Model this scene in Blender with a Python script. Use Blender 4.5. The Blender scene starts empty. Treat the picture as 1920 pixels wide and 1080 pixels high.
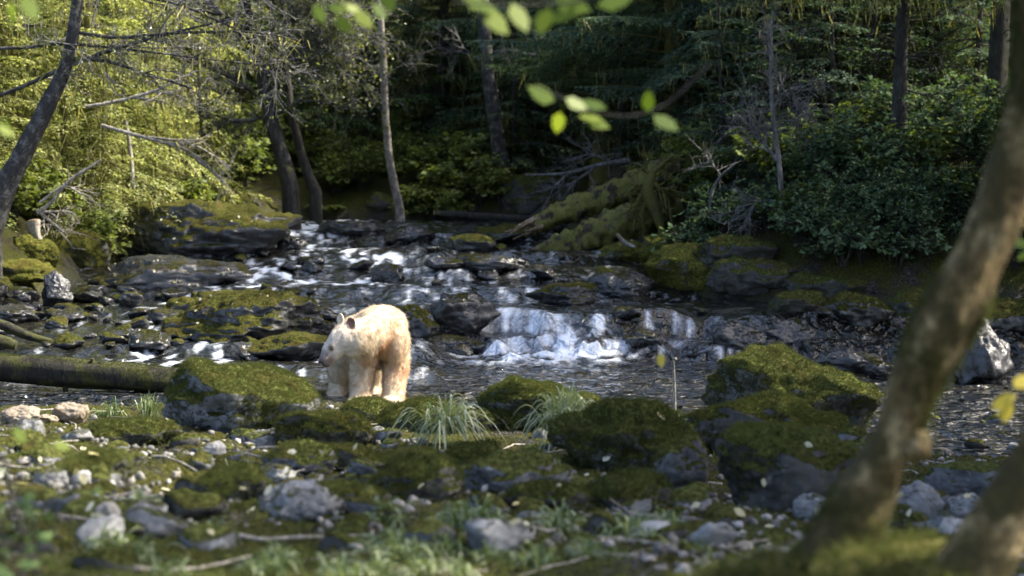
import bpy, bmesh, math, random
import numpy as np
from mathutils import Vector, Matrix

S = bpy.context.scene
COL = S.collection

# ------------------------------------------------------------------ camera, sky, sun, exposure
CAM_H = 1.8
FPX = 3200.0                      # focal length in pixels of the 1920 px wide photograph
TILT = math.atan(170.0 / FPX)
cam_d = bpy.data.cameras.new('camera')
cam = bpy.data.objects.new('camera', cam_d)
COL.objects.link(cam)
cam.location = (0, 0, CAM_H)
cam.rotation_euler = (math.radians(90) - TILT, 0, 0)
cam_d.sensor_width = 36.0
cam_d.lens = 36.0 * FPX / 1920.0
cam_d.clip_start = 0.05
cam_d.clip_end = 600
cam_d.dof.use_dof = True
cam_d.dof.focus_distance = 14.4
cam_d.dof.aperture_fstop = 2.1
S.camera = cam

SUN_EL, SUN_AZ = 48.0, 82.0       # azimuth clockwise from +Y (away from the camera) towards +X
w = bpy.data.worlds.new('World')
S.world = w
w.use_nodes = True
nt = w.node_tree
sky = nt.nodes.new('ShaderNodeTexSky')
sky.sky_type = 'NISHITA'
sky.sun_disc = False
sky.air_density = 0.75
sky.dust_density = 3.0
sky.ozone_density = 0.6
sky.sun_elevation = math.radians(SUN_EL)
sky.sun_rotation = math.radians(SUN_AZ)
nt.links.new(sky.outputs[0], nt.nodes['Background'].inputs[0])
nt.nodes['Background'].inputs[1].default_value = 0.15
sun_d = bpy.data.lights.new('sun', 'SUN')
sun_d.energy = 4.8
sun_d.angle = math.radians(0.5)
sun_d.color = (1.0, 0.93, 0.80)
sun = bpy.data.objects.new('sun', sun_d)
COL.objects.link(sun)
TO_SUN = Vector((math.sin(math.radians(SUN_AZ)) * math.cos(math.radians(SUN_EL)),
                 math.cos(math.radians(SUN_AZ)) * math.cos(math.radians(SUN_EL)),
                 math.sin(math.radians(SUN_EL))))
sun.rotation_euler = TO_SUN.to_track_quat('Z', 'Y').to_euler()
sun.location = (10, 10, 30)

S.view_settings.view_transform = 'Standard'
S.view_settings.look = 'None'
S.view_settings.gamma = 1
S.view_settings.exposure = 1.85
S.cycles.use_denoising = True
S.cycles.max_bounces = 6
S.cycles.diffuse_bounces = 4
S.cycles.glossy_bounces = 3
S.cycles.transmission_bounces = 3
S.cycles.sample_clamp_indirect = 5.0
S.cycles.use_adaptive_sampling = True
S.cycles.adaptive_threshold = 0.015

# ------------------------------------------------------------------ helpers
CT, ST = math.cos(TILT), math.sin(TILT)

def ray(px, py):
    xc, yc = (px - 960.0) / FPX, (540.0 - py) / FPX
    return np.array([xc, CT + yc * ST, -ST + yc * CT])

def at(px, py, d):
    """point seen at photograph pixel (px,py) at distance d along +Y"""
    r = ray(px, py)
    return np.array([0, 0, CAM_H]) + r * (d / r[1])

def hash3(ix, iy, iz, seed):
    h = (ix.astype(np.int64) * 374761393 + iy.astype(np.int64) * 668265263 + iz.astype(np.int64) * 2147483647
         + seed * 1274126177) & 0xFFFFFFFF
    h = ((h ^ (h >> 13)) * 1274126177) & 0xFFFFFFFF
    h = ((h ^ (h >> 15)) * 2246822519) & 0xFFFFFFFF
    return ((h ^ (h >> 16)) & 0xFFFFFF) / float(0xFFFFFF)

def vnoise(p, seed=0):
    f = np.floor(p)
    i = f.astype(np.int64)
    t = p - f
    t = t * t * t * (t * (t * 6 - 15) + 10)
    x, y, z = i[:, 0], i[:, 1], i[:, 2]
    tx, ty, tz = t[:, 0], t[:, 1], t[:, 2]
    def L(a, b, k): return a + (b - a) * k
    c = [[[hash3(x + a, y + b, z + g, seed) for g in (0, 1)] for b in (0, 1)] for a in (0, 1)]
    return L(L(L(c[0][0][0], c[1][0][0], tx), L(c[0][1][0], c[1][1][0], tx), ty),
             L(L(c[0][0][1], c[1][0][1], tx), L(c[0][1][1], c[1][1][1], tx), ty), tz) * 2 - 1

def fbm(p, octv=4, seed=0, gain=0.5, lac=2.03):
    a, s, n = 1.0, 0.0, 0.0
    q = np.array(p, float)
    for o in range(octv):
        s = s + a * vnoise(q, seed + o * 17)
        n += a
        a *= gain
        q = q * lac + 11.3
    return s / n

def ridged(p, octv=4, seed=0):
    a, s, n = 1.0, 0.0, 0.0
    q = np.array(p, float)
    for o in range(octv):
        s = s + a * (1 - np.abs(vnoise(q, seed + o * 17)) * 2)
        n += a
        a *= 0.5
        q = q * 2.07 + 5.1
    return s / n

def smooth(a, b, x):
    t = np.clip((x - a) / (b - a), 0, 1)
    return t * t * (3 - 2 * t)

def xy3(x, y, s, z=0.0):
    x = np.asarray(x, float).ravel(); y = np.asarray(y, float).ravel()
    return np.stack([x * s, y * s, np.full_like(x, z)], 1)

class Geo:
    """collects verts and faces (tris or quads) and builds ONE mesh object"""
    def __init__(self):
        self.v, self.f, self.n = [], [], 0
    def add(self, v, f, m=0):
        v = np.asarray(v, float).reshape(-1, 3)
        f = np.asarray(f, np.int64)
        if len(v) == 0 or len(f) == 0:
            return
        self.v.append(v)
        self.f.append((f + self.n, m))
        self.n += len(v)
    def merge(self, other, M=None):
        for v in [np.concatenate(other.v)] if other.v else []:
            if M is not None:
                v = v @ M[:3, :3].T + M[:3, 3]
            base = self.n
            self.v.append(v)
            for f, m in other.f:
                self.f.append((f + base, m))
            self.n += len(v)
    def mesh(self, name, mats, smooth_shade=True):
        me = bpy.data.meshes.new(name)
        v = np.concatenate(self.v)
        loops = np.concatenate([f.ravel() for f, m in self.f])
        sizes = np.concatenate([np.full(len(f), f.shape[1]) for f, m in self.f])
        mi = np.concatenate([np.full(len(f), m) for f, m in self.f])
        starts = np.concatenate([[0], np.cumsum(sizes)[:-1]])
        me.vertices.add(len(v)); me.vertices.foreach_set('co', v.astype(np.float32).ravel())
        me.loops.add(len(loops)); me.loops.foreach_set('vertex_index', loops.astype(np.int32))
        me.polygons.add(len(sizes))
        me.polygons.foreach_set('loop_start', starts.astype(np.int32))
        me.polygons.foreach_set('loop_total', sizes.astype(np.int32))
        me.polygons.foreach_set('material_index', mi.astype(np.int32))
        me.polygons.foreach_set('use_smooth', np.full(len(sizes), smooth_shade))
        for m in (mats if isinstance(mats, (list, tuple)) else [mats]):
            me.materials.append(m)
        me.update(calc_edges=True)
        me.validate()
        return me
    def build(self, name, mats, parent=None, smooth_shade=True):
        if not self.v:
            return None
        return link(name, self.mesh(name, mats, smooth_shade), parent)

def link(name, data, parent=None):
    o = bpy.data.objects.new(name, data)
    COL.objects.link(o)
    if parent is not None:
        o.parent = parent
    return o

def tag(o, label, cat, group=None):
    o['label'] = label
    o['category'] = cat
    if group:
        o['group'] = group
    return o

def struct(o, kind='structure'):
    o['kind'] = kind
    return o

def empty(name, loc, rz=0.0, scale=1.0):
    o = link(name, None)
    o.location = loc
    o.rotation_euler = (0, 0, rz)
    o.scale = (scale,) * 3
    o.empty_display_size = 0.2
    return o

def copy_tree(o, parent=None):
    c = o.copy()
    COL.objects.link(c)
    c.parent = parent
    for ch in list(o.children):
        copy_tree(ch, c)
    return c

def unit(v):
    v = np.asarray(v, float)
    return v / (np.linalg.norm(v, axis=-1, keepdims=True) + 1e-9)

def spline(pts, n):
    """Catmull-Rom through rows of pts (any number of columns)"""
    p = np.asarray(pts, float)
    k = len(p)
    if k == 2:
        t = np.linspace(0, 1, n)[:, None]
        return p[0] * (1 - t) + p[1] * t
    e = np.vstack([2 * p[0] - p[1], p, 2 * p[-1] - p[-2]])
    u = np.linspace(0, k - 1 - 1e-6, n)
    i = u.astype(int)
    t = (u - i)[:, None]
    a, b, c, d = e[i], e[i + 1], e[i + 2], e[i + 3]
    return 0.5 * (2 * b + (c - a) * t + (2 * a - 5 * b + 4 * c - d) * t * t + (3 * b - a - 3 * c + d) * t ** 3)

def tube(geo, pts, rad, sides=8, m=0, rough=0.0, seed=0, cap=True, rfreq=.8, ribs=0.0):
    pts = np.asarray(pts, float)
    n = len(pts)
    rad = np.broadcast_to(np.asarray(rad, float), (n,))
    t = unit(np.gradient(pts, axis=0))
    up = np.array([0, 0, 1.0]) if abs(t[0, 2]) < 0.9 else np.array([1.0, 0, 0])
    a = unit(np.cross(up, t[0]))
    A = np.zeros((n, 3))
    for i in range(n):
        a = a - t[i] * np.dot(a, t[i])
        a = a / (np.linalg.norm(a) + 1e-9)
        A[i] = a
    B = np.cross(t, A)
    th = np.linspace(0, 2 * math.pi, sides, endpoint=False)
    ring = A[:, None, :] * np.cos(th)[None, :, None] + B[:, None, :] * np.sin(th)[None, :, None]
    r = np.repeat(rad[:, None], sides, 1)
    if rough:
        q = (pts[:, None, :] + ring * rad[:, None, None]).reshape(-1, 3)
        sc = rfreq / max(rad.max(), 1e-3)
        r = r * (1 + rough * fbm(q * np.array([sc, sc, sc * .5]), 4, seed).reshape(n, sides))
    if ribs:
        arc = np.concatenate([[0], np.cumsum(np.linalg.norm(np.diff(pts, axis=0), axis=1))])
        q = np.stack([np.tile(np.cos(th) * 3.2, n), np.tile(np.sin(th) * 3.2, n), np.repeat(arc * 1.1, sides)], 1)
        r = r * (1 + ribs * ridged(q + seed, 3, seed + 5).reshape(n, sides))
    v = (pts[:, None, :] + ring * r[:, :, None]).reshape(-1, 3)
    i = np.arange(n - 1)[:, None] * sides
    j = np.arange(sides)[None, :]
    j2 = (j + 1) % sides
    f = np.stack([i + j, i + j2, i + sides + j2, i + sides + j], -1).reshape(-1, 4)
    base = geo.n
    geo.add(v, f, m)
    if cap:
        for k, rev in ((0, True), (n - 1, False)):
            c = pts[k] + (t[k] * (-1 if rev else 1)) * rad[k] * 0.15
            idx = np.arange(sides) + k * sides
            nx = np.roll(idx, -1)
            vv = np.vstack([v[idx], c])
            q = np.arange(sides)
            tri = np.stack([q, (q + 1) % sides, np.full(sides, sides)], 1)
            geo.add(vv, tri[:, ::-1] if rev else tri, m)

def leaf_quads(geo, base, d, nrm, L, W, m=0, fold=0.0, broad=False):
    """diamond leaves (needles) or six-sided folded broad leaves"""
    base = np.asarray(base, float).reshape(-1, 3)
    N = len(base)
    if N == 0:
        return
    d = unit(np.broadcast_to(d, (N, 3)))
    nrm = np.broadcast_to(nrm, (N, 3))
    s = unit(np.cross(d, nrm))
    nn = np.cross(s, d)
    L = np.broadcast_to(np.asarray(L, float), (N,))[:, None]
    W = np.broadcast_to(np.asarray(W, float), (N,))[:, None]
    k = np.arange(N)
    if not broad:
        v = np.stack([base, base + d * L * .45 + s * W * .5, base + d * L, base + d * L * .45 - s * W * .5], 1)
        f = (k * 4)[:, None] + np.array([0, 1, 2, 3])
        geo.add(v.reshape(-1, 3), f, m)
    else:
        dn = -nn * fold * W
        v = np.stack([base,
                      base + d * L * .28 + s * W * .46 + dn, base + d * L * .68 + s * W * .40 + dn,
                      base + d * L - nn * L * .12,
                      base + d * L * .68 - s * W * .40 + dn, base + d * L * .28 - s * W * .46 + dn], 1)
        f = np.concatenate([(k * 6)[:, None] + np.array([0, 1, 2, 3]), (k * 6)[:, None] + np.array([0, 3, 4, 5])])
        geo.add(v.reshape(-1, 3), f, m)

def rot_z(a):
    c, s = math.cos(a), math.sin(a)
    M = np.eye(4); M[0, 0] = c; M[0, 1] = -s; M[1, 0] = s; M[1, 1] = c
    return M

# ------------------------------------------------------------------ node materials
def new_mat(name):
    m = bpy.data.materials.new(name)
    m.use_nodes = True
    n = m.node_tree
    return m, n, n.nodes['Principled BSDF'], n.nodes['Material Output']

def node(n, kind, **kw):
    x = n.nodes.new('ShaderNode' + kind)
    for k, v in kw.items():
        if k.startswith('_'):
            setattr(x, k[1:], v)
        else:
            x.inputs[k.replace('__', ' ')].default_value = v
    return x

def ramp(n, src, stops):
    r = n.nodes.new('ShaderNodeValToRGB')
    el = r.color_ramp.elements
    while len(el) > 1:
        el.remove(el[-1])
    for i, (p, c) in enumerate(stops):
        e = el[0] if i == 0 else el.new(p)
        e.position = p
        e.color = (c[0], c[1], c[2], 1) if not isinstance(c, (int, float)) else (c, c, c, 1)
    n.links.new(src, r.inputs[0])
    return r.outputs[0]

def mixc(n, fac, a, b, mode='MIX'):
    x = n.nodes.new('ShaderNodeMix')
    x.data_type = 'RGBA'; x.blend_type = mode
    for s, v in ((x.inputs[0], fac), (x.inputs[6], a), (x.inputs[7], b)):
        if hasattr(v, 'is_linked'):
            n.links.new(v, s)
        else:
            s.default_value = v if isinstance(v, (int, float)) else (v[0], v[1], v[2], 1)
    return x.outputs[2]

def math_(n, op, a, b=0.0, clamp=False):
    x = n.nodes.new('ShaderNodeMath'); x.operation = op; x.use_clamp = clamp
    for s, v in ((x.inputs[0], a), (x.inputs[1], b)):
        if hasattr(v, 'is_linked'):
            n.links.new(v, s)
        else:
            s.default_value = v
    return x.outputs[0]

def maprange(n, v, a, b, lo=0.0, hi=1.0):
    x = n.nodes.new('ShaderNodeMapRange'); x.interpolation_type = 'SMOOTHSTEP'
    n.links.new(v, x.inputs[0])
    x.inputs[1].default_value = a; x.inputs[2].default_value = b
    x.inputs[3].default_value = lo; x.inputs[4].default_value = hi
    return x.outputs[0]

def tex_noise(n, vec, scale, detail=4, rough=0.55, dist=0.0):
    x = node(n, 'TexNoise', Scale=scale, Detail=detail, Roughness=rough, Distortion=dist)
    if vec is not None:
        n.links.new(vec, x.inputs['Vector'])
    return x.outputs[0]

def bump(n, h, strength, dist, normal=None):
    b = node(n, 'Bump', Strength=strength, Distance=dist)
    n.links.new(h, b.inputs['Height'])
    if normal is not None:
        n.links.new(normal, b.inputs['Normal'])
    return b.outputs[0]

def coords(n, kind='Position'):
    if kind == 'Position':
        return n.nodes.new('ShaderNodeNewGeometry').outputs['Position']
    return n.nodes.new('ShaderNodeTexCoord').outputs[kind]

def rock_material(name, rock=(.16, .16, .155), dark=(.045, .045, .043), moss=.6, mossc=((.056, .066, .018), (.165, .178, .055)),
                  rough=.75, spec=.35, lichen=.25, band=(.15, .75)):
    """stone with specks and cracks; moss where the face looks up and a noise allows it (moss: 0 none .. 1 everywhere)"""
    m, n, b, out = new_mat(name)
    P = coords(n)
    n1 = tex_noise(n, P, 3.2, 6, .6)
    n2 = tex_noise(n, P, 26, 5, .7)
    n3 = tex_noise(n, P, 120, 3, .7)
    base = ramp(n, n1, [(.3, dark), (.55, rock), (.75, tuple(c * 1.35 for c in rock))])
    base = mixc(n, ramp(n, n2, [(.35, .0), (.7, .8)]), base, tuple(c * .45 for c in rock))
    sp = ramp(n, tex_noise(n, P, 9, 5, .75), [(.58, 0.0), (.66, 1.0)])
    base = mixc(n, math_(n, 'MULTIPLY', sp, lichen), base, (.42, .43, .40))
    nz = n.nodes.new('ShaderNodeSeparateXYZ')
    n.links.new(n.nodes.new('ShaderNodeNewGeometry').outputs['Normal'], nz.inputs[0])
    up = maprange(n, nz.outputs[2], band[0], band[1])
    nm = tex_noise(n, P, 2.3, 6, .65)
    fac = math_(n, 'ADD', math_(n, 'MULTIPLY', up, .55), math_(n, 'SUBTRACT', nm, .5))
    fac = math_(n, 'ADD', fac, math_(n, 'MULTIPLY', math_(n, 'SUBTRACT', n2, .5), .5))
    fac = maprange(n, fac, .62 - .75 * moss, .80 - .75 * moss)
    nmv = tex_noise(n, P, 38, 5, .75)
    mc = ramp(n, nmv, [(.30, tuple(c * .45 for c in mossc[0])), (.45, mossc[0]), (.62, mossc[1]), (.80, tuple(min(1, c * 1.5) for c in mossc[1]))])
    mc = mixc(n, ramp(n, tex_noise(n, P, 5, 3), [(.50, 0), (.68, .55)]), mc, (.085, .060, .020))
    col = mixc(n, fac, base, mc)
    n.links.new(col, b.inputs['Base Color'])
    rr = n.nodes.new('ShaderNodeMix'); n.links.new(fac, rr.inputs[0]); rr.inputs[2].default_value = rough; rr.inputs[3].default_value = .95
    n.links.new(rr.outputs[0], b.inputs['Roughness'])
    n.links.new(math_(n, 'MULTIPLY', math_(n, 'SUBTRACT', 1.0, math_(n, 'MULTIPLY', fac, .9)), spec), b.inputs['Specular IOR Level'])
    h = math_(n, 'ADD', math_(n, 'MULTIPLY', n2, .6), math_(n, 'MULTIPLY', n3, .25))
    nb = bump(n, h, .7, .02)
    mh = math_(n, 'MULTIPLY', math_(n, 'ADD', nmv, math_(n, 'MULTIPLY', n3, .6)), fac)
    nb = bump(n, mh, .9, .03, nb)
    n.links.new(nb, b.inputs['Normal'])
    return m

def leaf_material(name, stops, trans=.4, rough=.5, spec=.25, hue_noise=1.2):
    m, n, b, out = new_mat(name)
    g = n.nodes.new('ShaderNodeNewGeometry')
    oi = n.nodes.new('ShaderNodeObjectInfo')
    big = tex_noise(n, g.outputs['Position'], hue_noise, 3)
    v = math_(n, 'ADD', math_(n, 'MULTIPLY', g.outputs['Random Per Island'], .5), math_(n, 'MULTIPLY', big, .5))
    v = math_(n, 'ADD', v, math_(n, 'MULTIPLY', math_(n, 'SUBTRACT', oi.outputs['Random'], .5), .2))
    c = ramp(n, v, stops)
    n.links.new(c, b.inputs['Base Color'])
    b.inputs['Roughness'].default_value = rough
    b.inputs['Specular IOR Level'].default_value = spec
    t = n.nodes.new('ShaderNodeBsdfTranslucent')
    n.links.new(mixc(n, 1.0, c, (1.3, 1.3, .65), 'MULTIPLY'), t.inputs[0])
    mx = n.nodes.new('ShaderNodeMixShader'); mx.inputs[0].default_value = trans
    n.links.new(b.outputs[0], mx.inputs[1]); n.links.new(t.outputs[0], mx.inputs[2])
    n.links.new(mx.outputs[0], out.inputs[0])
    return m

def bark_material(name, c1, c2, c3, moss=0.0, scale=8.0, stretch=.25, rough=.85, mossc=(.09, .085, .02), band=0.0, bumpd=.02, spec=.25):
    m, n, b, out = new_mat(name)
    P = coords(n)
    mp = n.nodes.new('ShaderNodeMapping'); n.links.new(P, mp.inputs[0]); mp.inputs['Scale'].default_value = (1, 1, stretch)
    a = tex_noise(n, mp.outputs[0], scale, 6, .65)
    f = tex_noise(n, mp.outputs[0], scale * 6, 4, .7)
    col = ramp(n, a, [(.32, c1), (.50, c2), (.66, c3)])
    col = mixc(n, ramp(n, f, [(.4, .75), (.6, 0.0)]), col, tuple(x * .4 for x in c1))
    mk = tex_noise(n, P, scale * .45, 5, .6)
    if moss > 0:
        fac = maprange(n, mk, .70 - .5 * moss, .80 - .5 * moss)
        mm = ramp(n, tex_noise(n, P, 45, 4, .7), [(.3, tuple(x * .4 for x in mossc)), (.6, mossc), (.8, tuple(x * 1.6 for x in mossc))])
        col = mixc(n, fac, col, mm)
    n.links.new(col, b.inputs['Base Color'])
    b.inputs['Roughness'].default_value = rough
    b.inputs['Specular IOR Level'].default_value = spec
    n.links.new(bump(n, math_(n, 'ADD', a, math_(n, 'MULTIPLY', f, .5)), .8, bumpd), b.inputs['Normal'])
    return m

M = {}
M['boulder'] = rock_material('boulder_moss', rock=(.12, .12, .11), dark=(.03, .03, .028), moss=.86, spec=.2)
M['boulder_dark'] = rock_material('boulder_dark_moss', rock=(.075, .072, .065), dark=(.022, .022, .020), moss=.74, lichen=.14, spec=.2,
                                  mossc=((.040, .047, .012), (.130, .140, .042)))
M['boulder_half'] = rock_material('boulder_half_bare', rock=(.16, .16, .165), dark=(.04, .04, .04), moss=.62, lichen=.5, spec=.2)
M['boulder_patch'] = rock_material('boulder_bare_patch', rock=(.20, .20, .21), moss=.80, lichen=.5, spec=.2)
M['grey_stone'] = rock_material('grey_stone', rock=(.21, .21, .205), dark=(.08, .08, .08), moss=.18, lichen=.2)
M['pale_stone'] = rock_material('pale_stone', rock=(.32, .31, .29), dark=(.16, .15, .13), moss=.0, lichen=.2)
M['tan_stone'] = rock_material('tan_stone', rock=(.27, .22, .16), dark=(.14, .11, .08), moss=.02, lichen=.1)
M['wet_rock'] = rock_material('wet_rock', rock=(.030, .030, .031), dark=(.008, .008, .008), moss=.22, rough=.22, spec=.6, lichen=.06,
                              mossc=((.02, .022, .006), (.06, .062, .014)))
M['wet_mossy'] = rock_material('wet_mossy', rock=(.038, .038, .038), dark=(.009, .009, .009), moss=.62, rough=.28, spec=.5, lichen=.25,
                               mossc=((.030, .034, .008), (.10, .10, .022)))
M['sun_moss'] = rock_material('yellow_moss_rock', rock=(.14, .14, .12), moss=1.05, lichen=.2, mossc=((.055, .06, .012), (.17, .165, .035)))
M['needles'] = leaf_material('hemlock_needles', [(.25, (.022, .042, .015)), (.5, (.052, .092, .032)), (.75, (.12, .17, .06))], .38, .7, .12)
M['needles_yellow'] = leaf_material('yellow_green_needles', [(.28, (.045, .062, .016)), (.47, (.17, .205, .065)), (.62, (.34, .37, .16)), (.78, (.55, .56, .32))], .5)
M['needles_blue'] = leaf_material('blue_green_needles', [(.25, (.028, .052, .034)), (.5, (.065, .108, .070)), (.75, (.13, .19, .125))], .3, .7, .12)
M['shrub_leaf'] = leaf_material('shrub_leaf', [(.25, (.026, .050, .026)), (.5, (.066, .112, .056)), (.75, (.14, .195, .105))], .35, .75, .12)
M['forest_leaf'] = leaf_material('forest_leaf', [(.25, (.030, .046, .010)), (.5, (.075, .105, .024)), (.75, (.15, .18, .05))], .4, .75, .12)
M['log_fuzz'] = leaf_material('log_moss_fuzz', [(.25, (.06, .07, .012)), (.5, (.16, .165, .032)), (.75, (.30, .29, .075))], .35, .8, .1, 4.0)
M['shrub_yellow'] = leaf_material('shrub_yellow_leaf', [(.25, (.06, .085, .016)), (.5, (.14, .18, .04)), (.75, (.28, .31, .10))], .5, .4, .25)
M['alder_leaf'] = leaf_material('alder_leaf', [(.25, (.035, .045, .014)), (.5, (.07, .09, .03)), (.8, (.20, .21, .07))], .45, .35, .5)
M['near_leaf'] = leaf_material('near_leaf', [(.2, (.04, .075, .010)), (.5, (.10, .155, .016)), (.8, (.20, .25, .035))], .55, .5, .25)
M['yellow_leaf'] = leaf_material('autumn_leaf', [(.2, (.30, .26, .03)), (.5, (.45, .37, .05)), (.8, (.5, .42, .09))], .45, .4, .3)
M['grass'] = leaf_material('grass_blade', [(.2, (.045, .075, .018)), (.5, (.11, .15, .055)), (.8, (.24, .28, .15))], .35, .4, .4)
M['sedge'] = leaf_material('sedge_blade', [(.2, (.075, .105, .022)), (.42, (.16, .20, .09)), (.7, (.32, .36, .24)), (.9, (.40, .40, .26))], .35, .4, .5)
M['moss_fuzz'] = leaf_material('moss_fuzz', [(.25, (.050, .059, .016)), (.5, (.125, .136, .040)), (.75, (.24, .242, .090))], .3, .8, .1, 6.0)
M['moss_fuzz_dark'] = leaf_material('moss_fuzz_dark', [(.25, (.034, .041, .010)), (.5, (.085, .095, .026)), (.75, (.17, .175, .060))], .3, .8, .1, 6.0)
M['lichen'] = leaf_material('hanging_lichen', [(.25, (.07, .072, .020)), (.5, (.18, .175, .065)), (.75, (.36, .34, .16))], .45, .8, .1)
M['bark_dark'] = bark_material('dark_bark', (.018, .016, .013), (.040, .036, .030), (.075, .070, .060), moss=.12)
M['bark_moss'] = bark_material('mossy_bark', (.020, .018, .012), (.045, .040, .026), (.085, .075, .045), moss=.75)
M['bark_alder'] = bark_material('alder_bark', (.025, .024, .023), (.055, .053, .050), (.17, .165, .155), moss=.10, scale=10, stretch=.8)
M['bark_pale'] = bark_material('pale_bark', (.10, .085, .07), (.24, .21, .18), (.40, .37, .33), moss=.22, scale=9, stretch=.9)
M['dead_wood'] = bark_material('dead_wood', (.16, .14, .11), (.34, .31, .26), (.52, .48, .41), moss=.12, scale=14)
M['grey_twig'] = bark_material('grey_twig', (.07, .067, .063), (.15, .145, .138), (.27, .26, .245), scale=14)
M['log_moss'] = bark_material('mossy_log', (.020, .018, .012), (.045, .038, .025), (.10, .08, .05), moss=.62, scale=11, mossc=(.12, .12, .028))
M['log_dark'] = bark_material('dark_log', (.010, .009, .007), (.022, .020, .014), (.042, .038, .024), moss=.45, scale=9, mossc=(.042, .044, .010))
M['rot_wood'] = bark_material('rotten_wood', (.10, .06, .03), (.25, .18, .11), (.42, .34, .25), scale=16)
M['near_bark'] = bark_material('near_bark', (.036, .024, .007), (.15, .104, .038), (.42, .33, .17), moss=.50, scale=13, stretch=.55, mossc=(.05, .040, .010))
M['near_moss'] = bark_material('near_moss', (.035, .03, .010), (.075, .065, .018), (.13, .11, .028), moss=.8, scale=12, mossc=(.085, .075, .014))
# ------------------------------------------------------------------ the lie of the land
RIVER = np.array([(-9, 14.7), (-5, 14.6), (-3.2, 14.5), (-2.3, 14.7), (-1.9, 16.0), (-0.85, 16.0), (-0.55, 14.6), (0.4, 13.7), (1.6, 13.0),
                  (2.6, 12.3), (3.1, 11.6), (5, 11.2), (6.9, 11.9), (8.2, 15), (8.0, 20.7), (6.6, 21.3), (3.9, 21.5), (2.5, 22.3),
                  (2.4, 26), (1.5, 28), (0.6, 32.4), (-1, 33.6), (-4.3, 34.0), (-5.0, 31.5), (-6.6, 30), (-7.0, 27),
                  (-5.9, 23.4), (-5.9, 21), (-7.2, 19.2), (-9, 18)], float)

def river_dist(x, y):
    """signed distance to the river's edge: positive on land"""
    p = np.stack([x, y], -1)
    dmin = np.full(x.shape, 1e9)
    inside = np.zeros(x.shape, bool)
    k = len(RIVER)
    for i in range(k):
        a, b = RIVER[i], RIVER[(i + 1) % k]
        ab = b - a
        t = np.clip(((p - a) @ ab) / (ab @ ab), 0, 1)
        d = np.hypot(p[..., 0] - a[0] - t * ab[0], p[..., 1] - a[1] - t * ab[1])
        dmin = np.minimum(dmin, d)
        c = (a[1] > y) != (b[1] > y)
        with np.errstate(divide='ignore', invalid='ignore'):
            xi = a[0] + (y - a[1]) * ab[0] / (ab[1] if ab[1] != 0 else 1e-9)
        inside ^= c & (x < xi)
    return np.where(inside, -dmin, dmin)

def level(x, y):
    """height of the water surface without waves, and how steep it runs"""
    x = np.asarray(x, float); y = np.asarray(y, float)
    sh = x.shape
    wob = fbm(xy3(x, y, .9), 3, 5).reshape(sh) * .55
    wob2 = fbm(xy3(x, y * .4, 2.6), 4, 9).reshape(sh) * .34
    yw = y + wob + wob2
    steep = np.zeros(sh)
    def step(y0, h, wd):
        t = np.clip((yw - y0) / wd, 0, 1)
        return h * t * t * (3 - 2 * t), h / wd * 6 * t * (1 - t)
    bow = .10 * (x - .8) ** 2 * (x < 1.6)
    na = fbm(xy3(x, 0 * x, 1.3, 4.0), 3, 15).reshape(sh); nb_ = fbm(xy3(x, 0 * x, 1.7, 9.0), 3, 19).reshape(sh)
    r, rs = step(18.90 + bow + .5 * na, .19, .32)
    r2, rs2 = step(19.45 + bow + .45 * nb_, .27, .42)
    lip = (.16 * na + .05 * nb_) * smooth(19.2, 19.9, yw) * smooth(22.0, 20.2, yw)
    r, rs = r + r2 + lip, rs + rs2
    l, ls = 0, 0
    for y0, h in ((16.5, .10), (17.8, .12), (19.1, .12), (20.3, .12)):
        a, b = step(y0, h, .6)
        l = l + a; ls = ls + b
    wl = smooth(-.5, -1.1, x)
    L = r * (1 - wl) + l * wl
    steep = rs * (1 - wl) + ls * wl
    for y0, h, wd in ((21.8, .16, .8), (23.4, .19, 1.1), (25.1, .18, 1.0), (27.2, .24, 1.5), (30.0, .12, 1.0)):
        a, b = step(y0, h, wd)
        L = L + a; steep = steep + b
    return L, steep

def channel(x, y):
    """1 where the main current runs"""
    xc = np.interp(y, [11, 15, 17.5, 19.5, 21, 22.5, 24, 26, 28, 30, 34], [1, 1, .8, .5, .3, -.5, -2.1, -2.7, -3.6, -3.4, -2.5])
    hw = np.interp(y, [11, 15, 18, 20, 22, 24, 26, 28, 34], [9, 9, 3, 1.3, 1.3, 1.5, 1.3, .55, 1.0])
    m = smooth(hw * 1.25, hw * .7, np.abs(x - xc))
    xl = np.interp(y, [16, 18, 20, 22, 24, 26], [-3.4, -3.4, -3.7, -3.9, -3.2, -2.8])
    m2 = smooth(.9, .4, np.abs(x - xl)) * smooth(15, 16, y) * smooth(26, 24, y)
    return np.maximum(m, m2 * .8)

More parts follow.
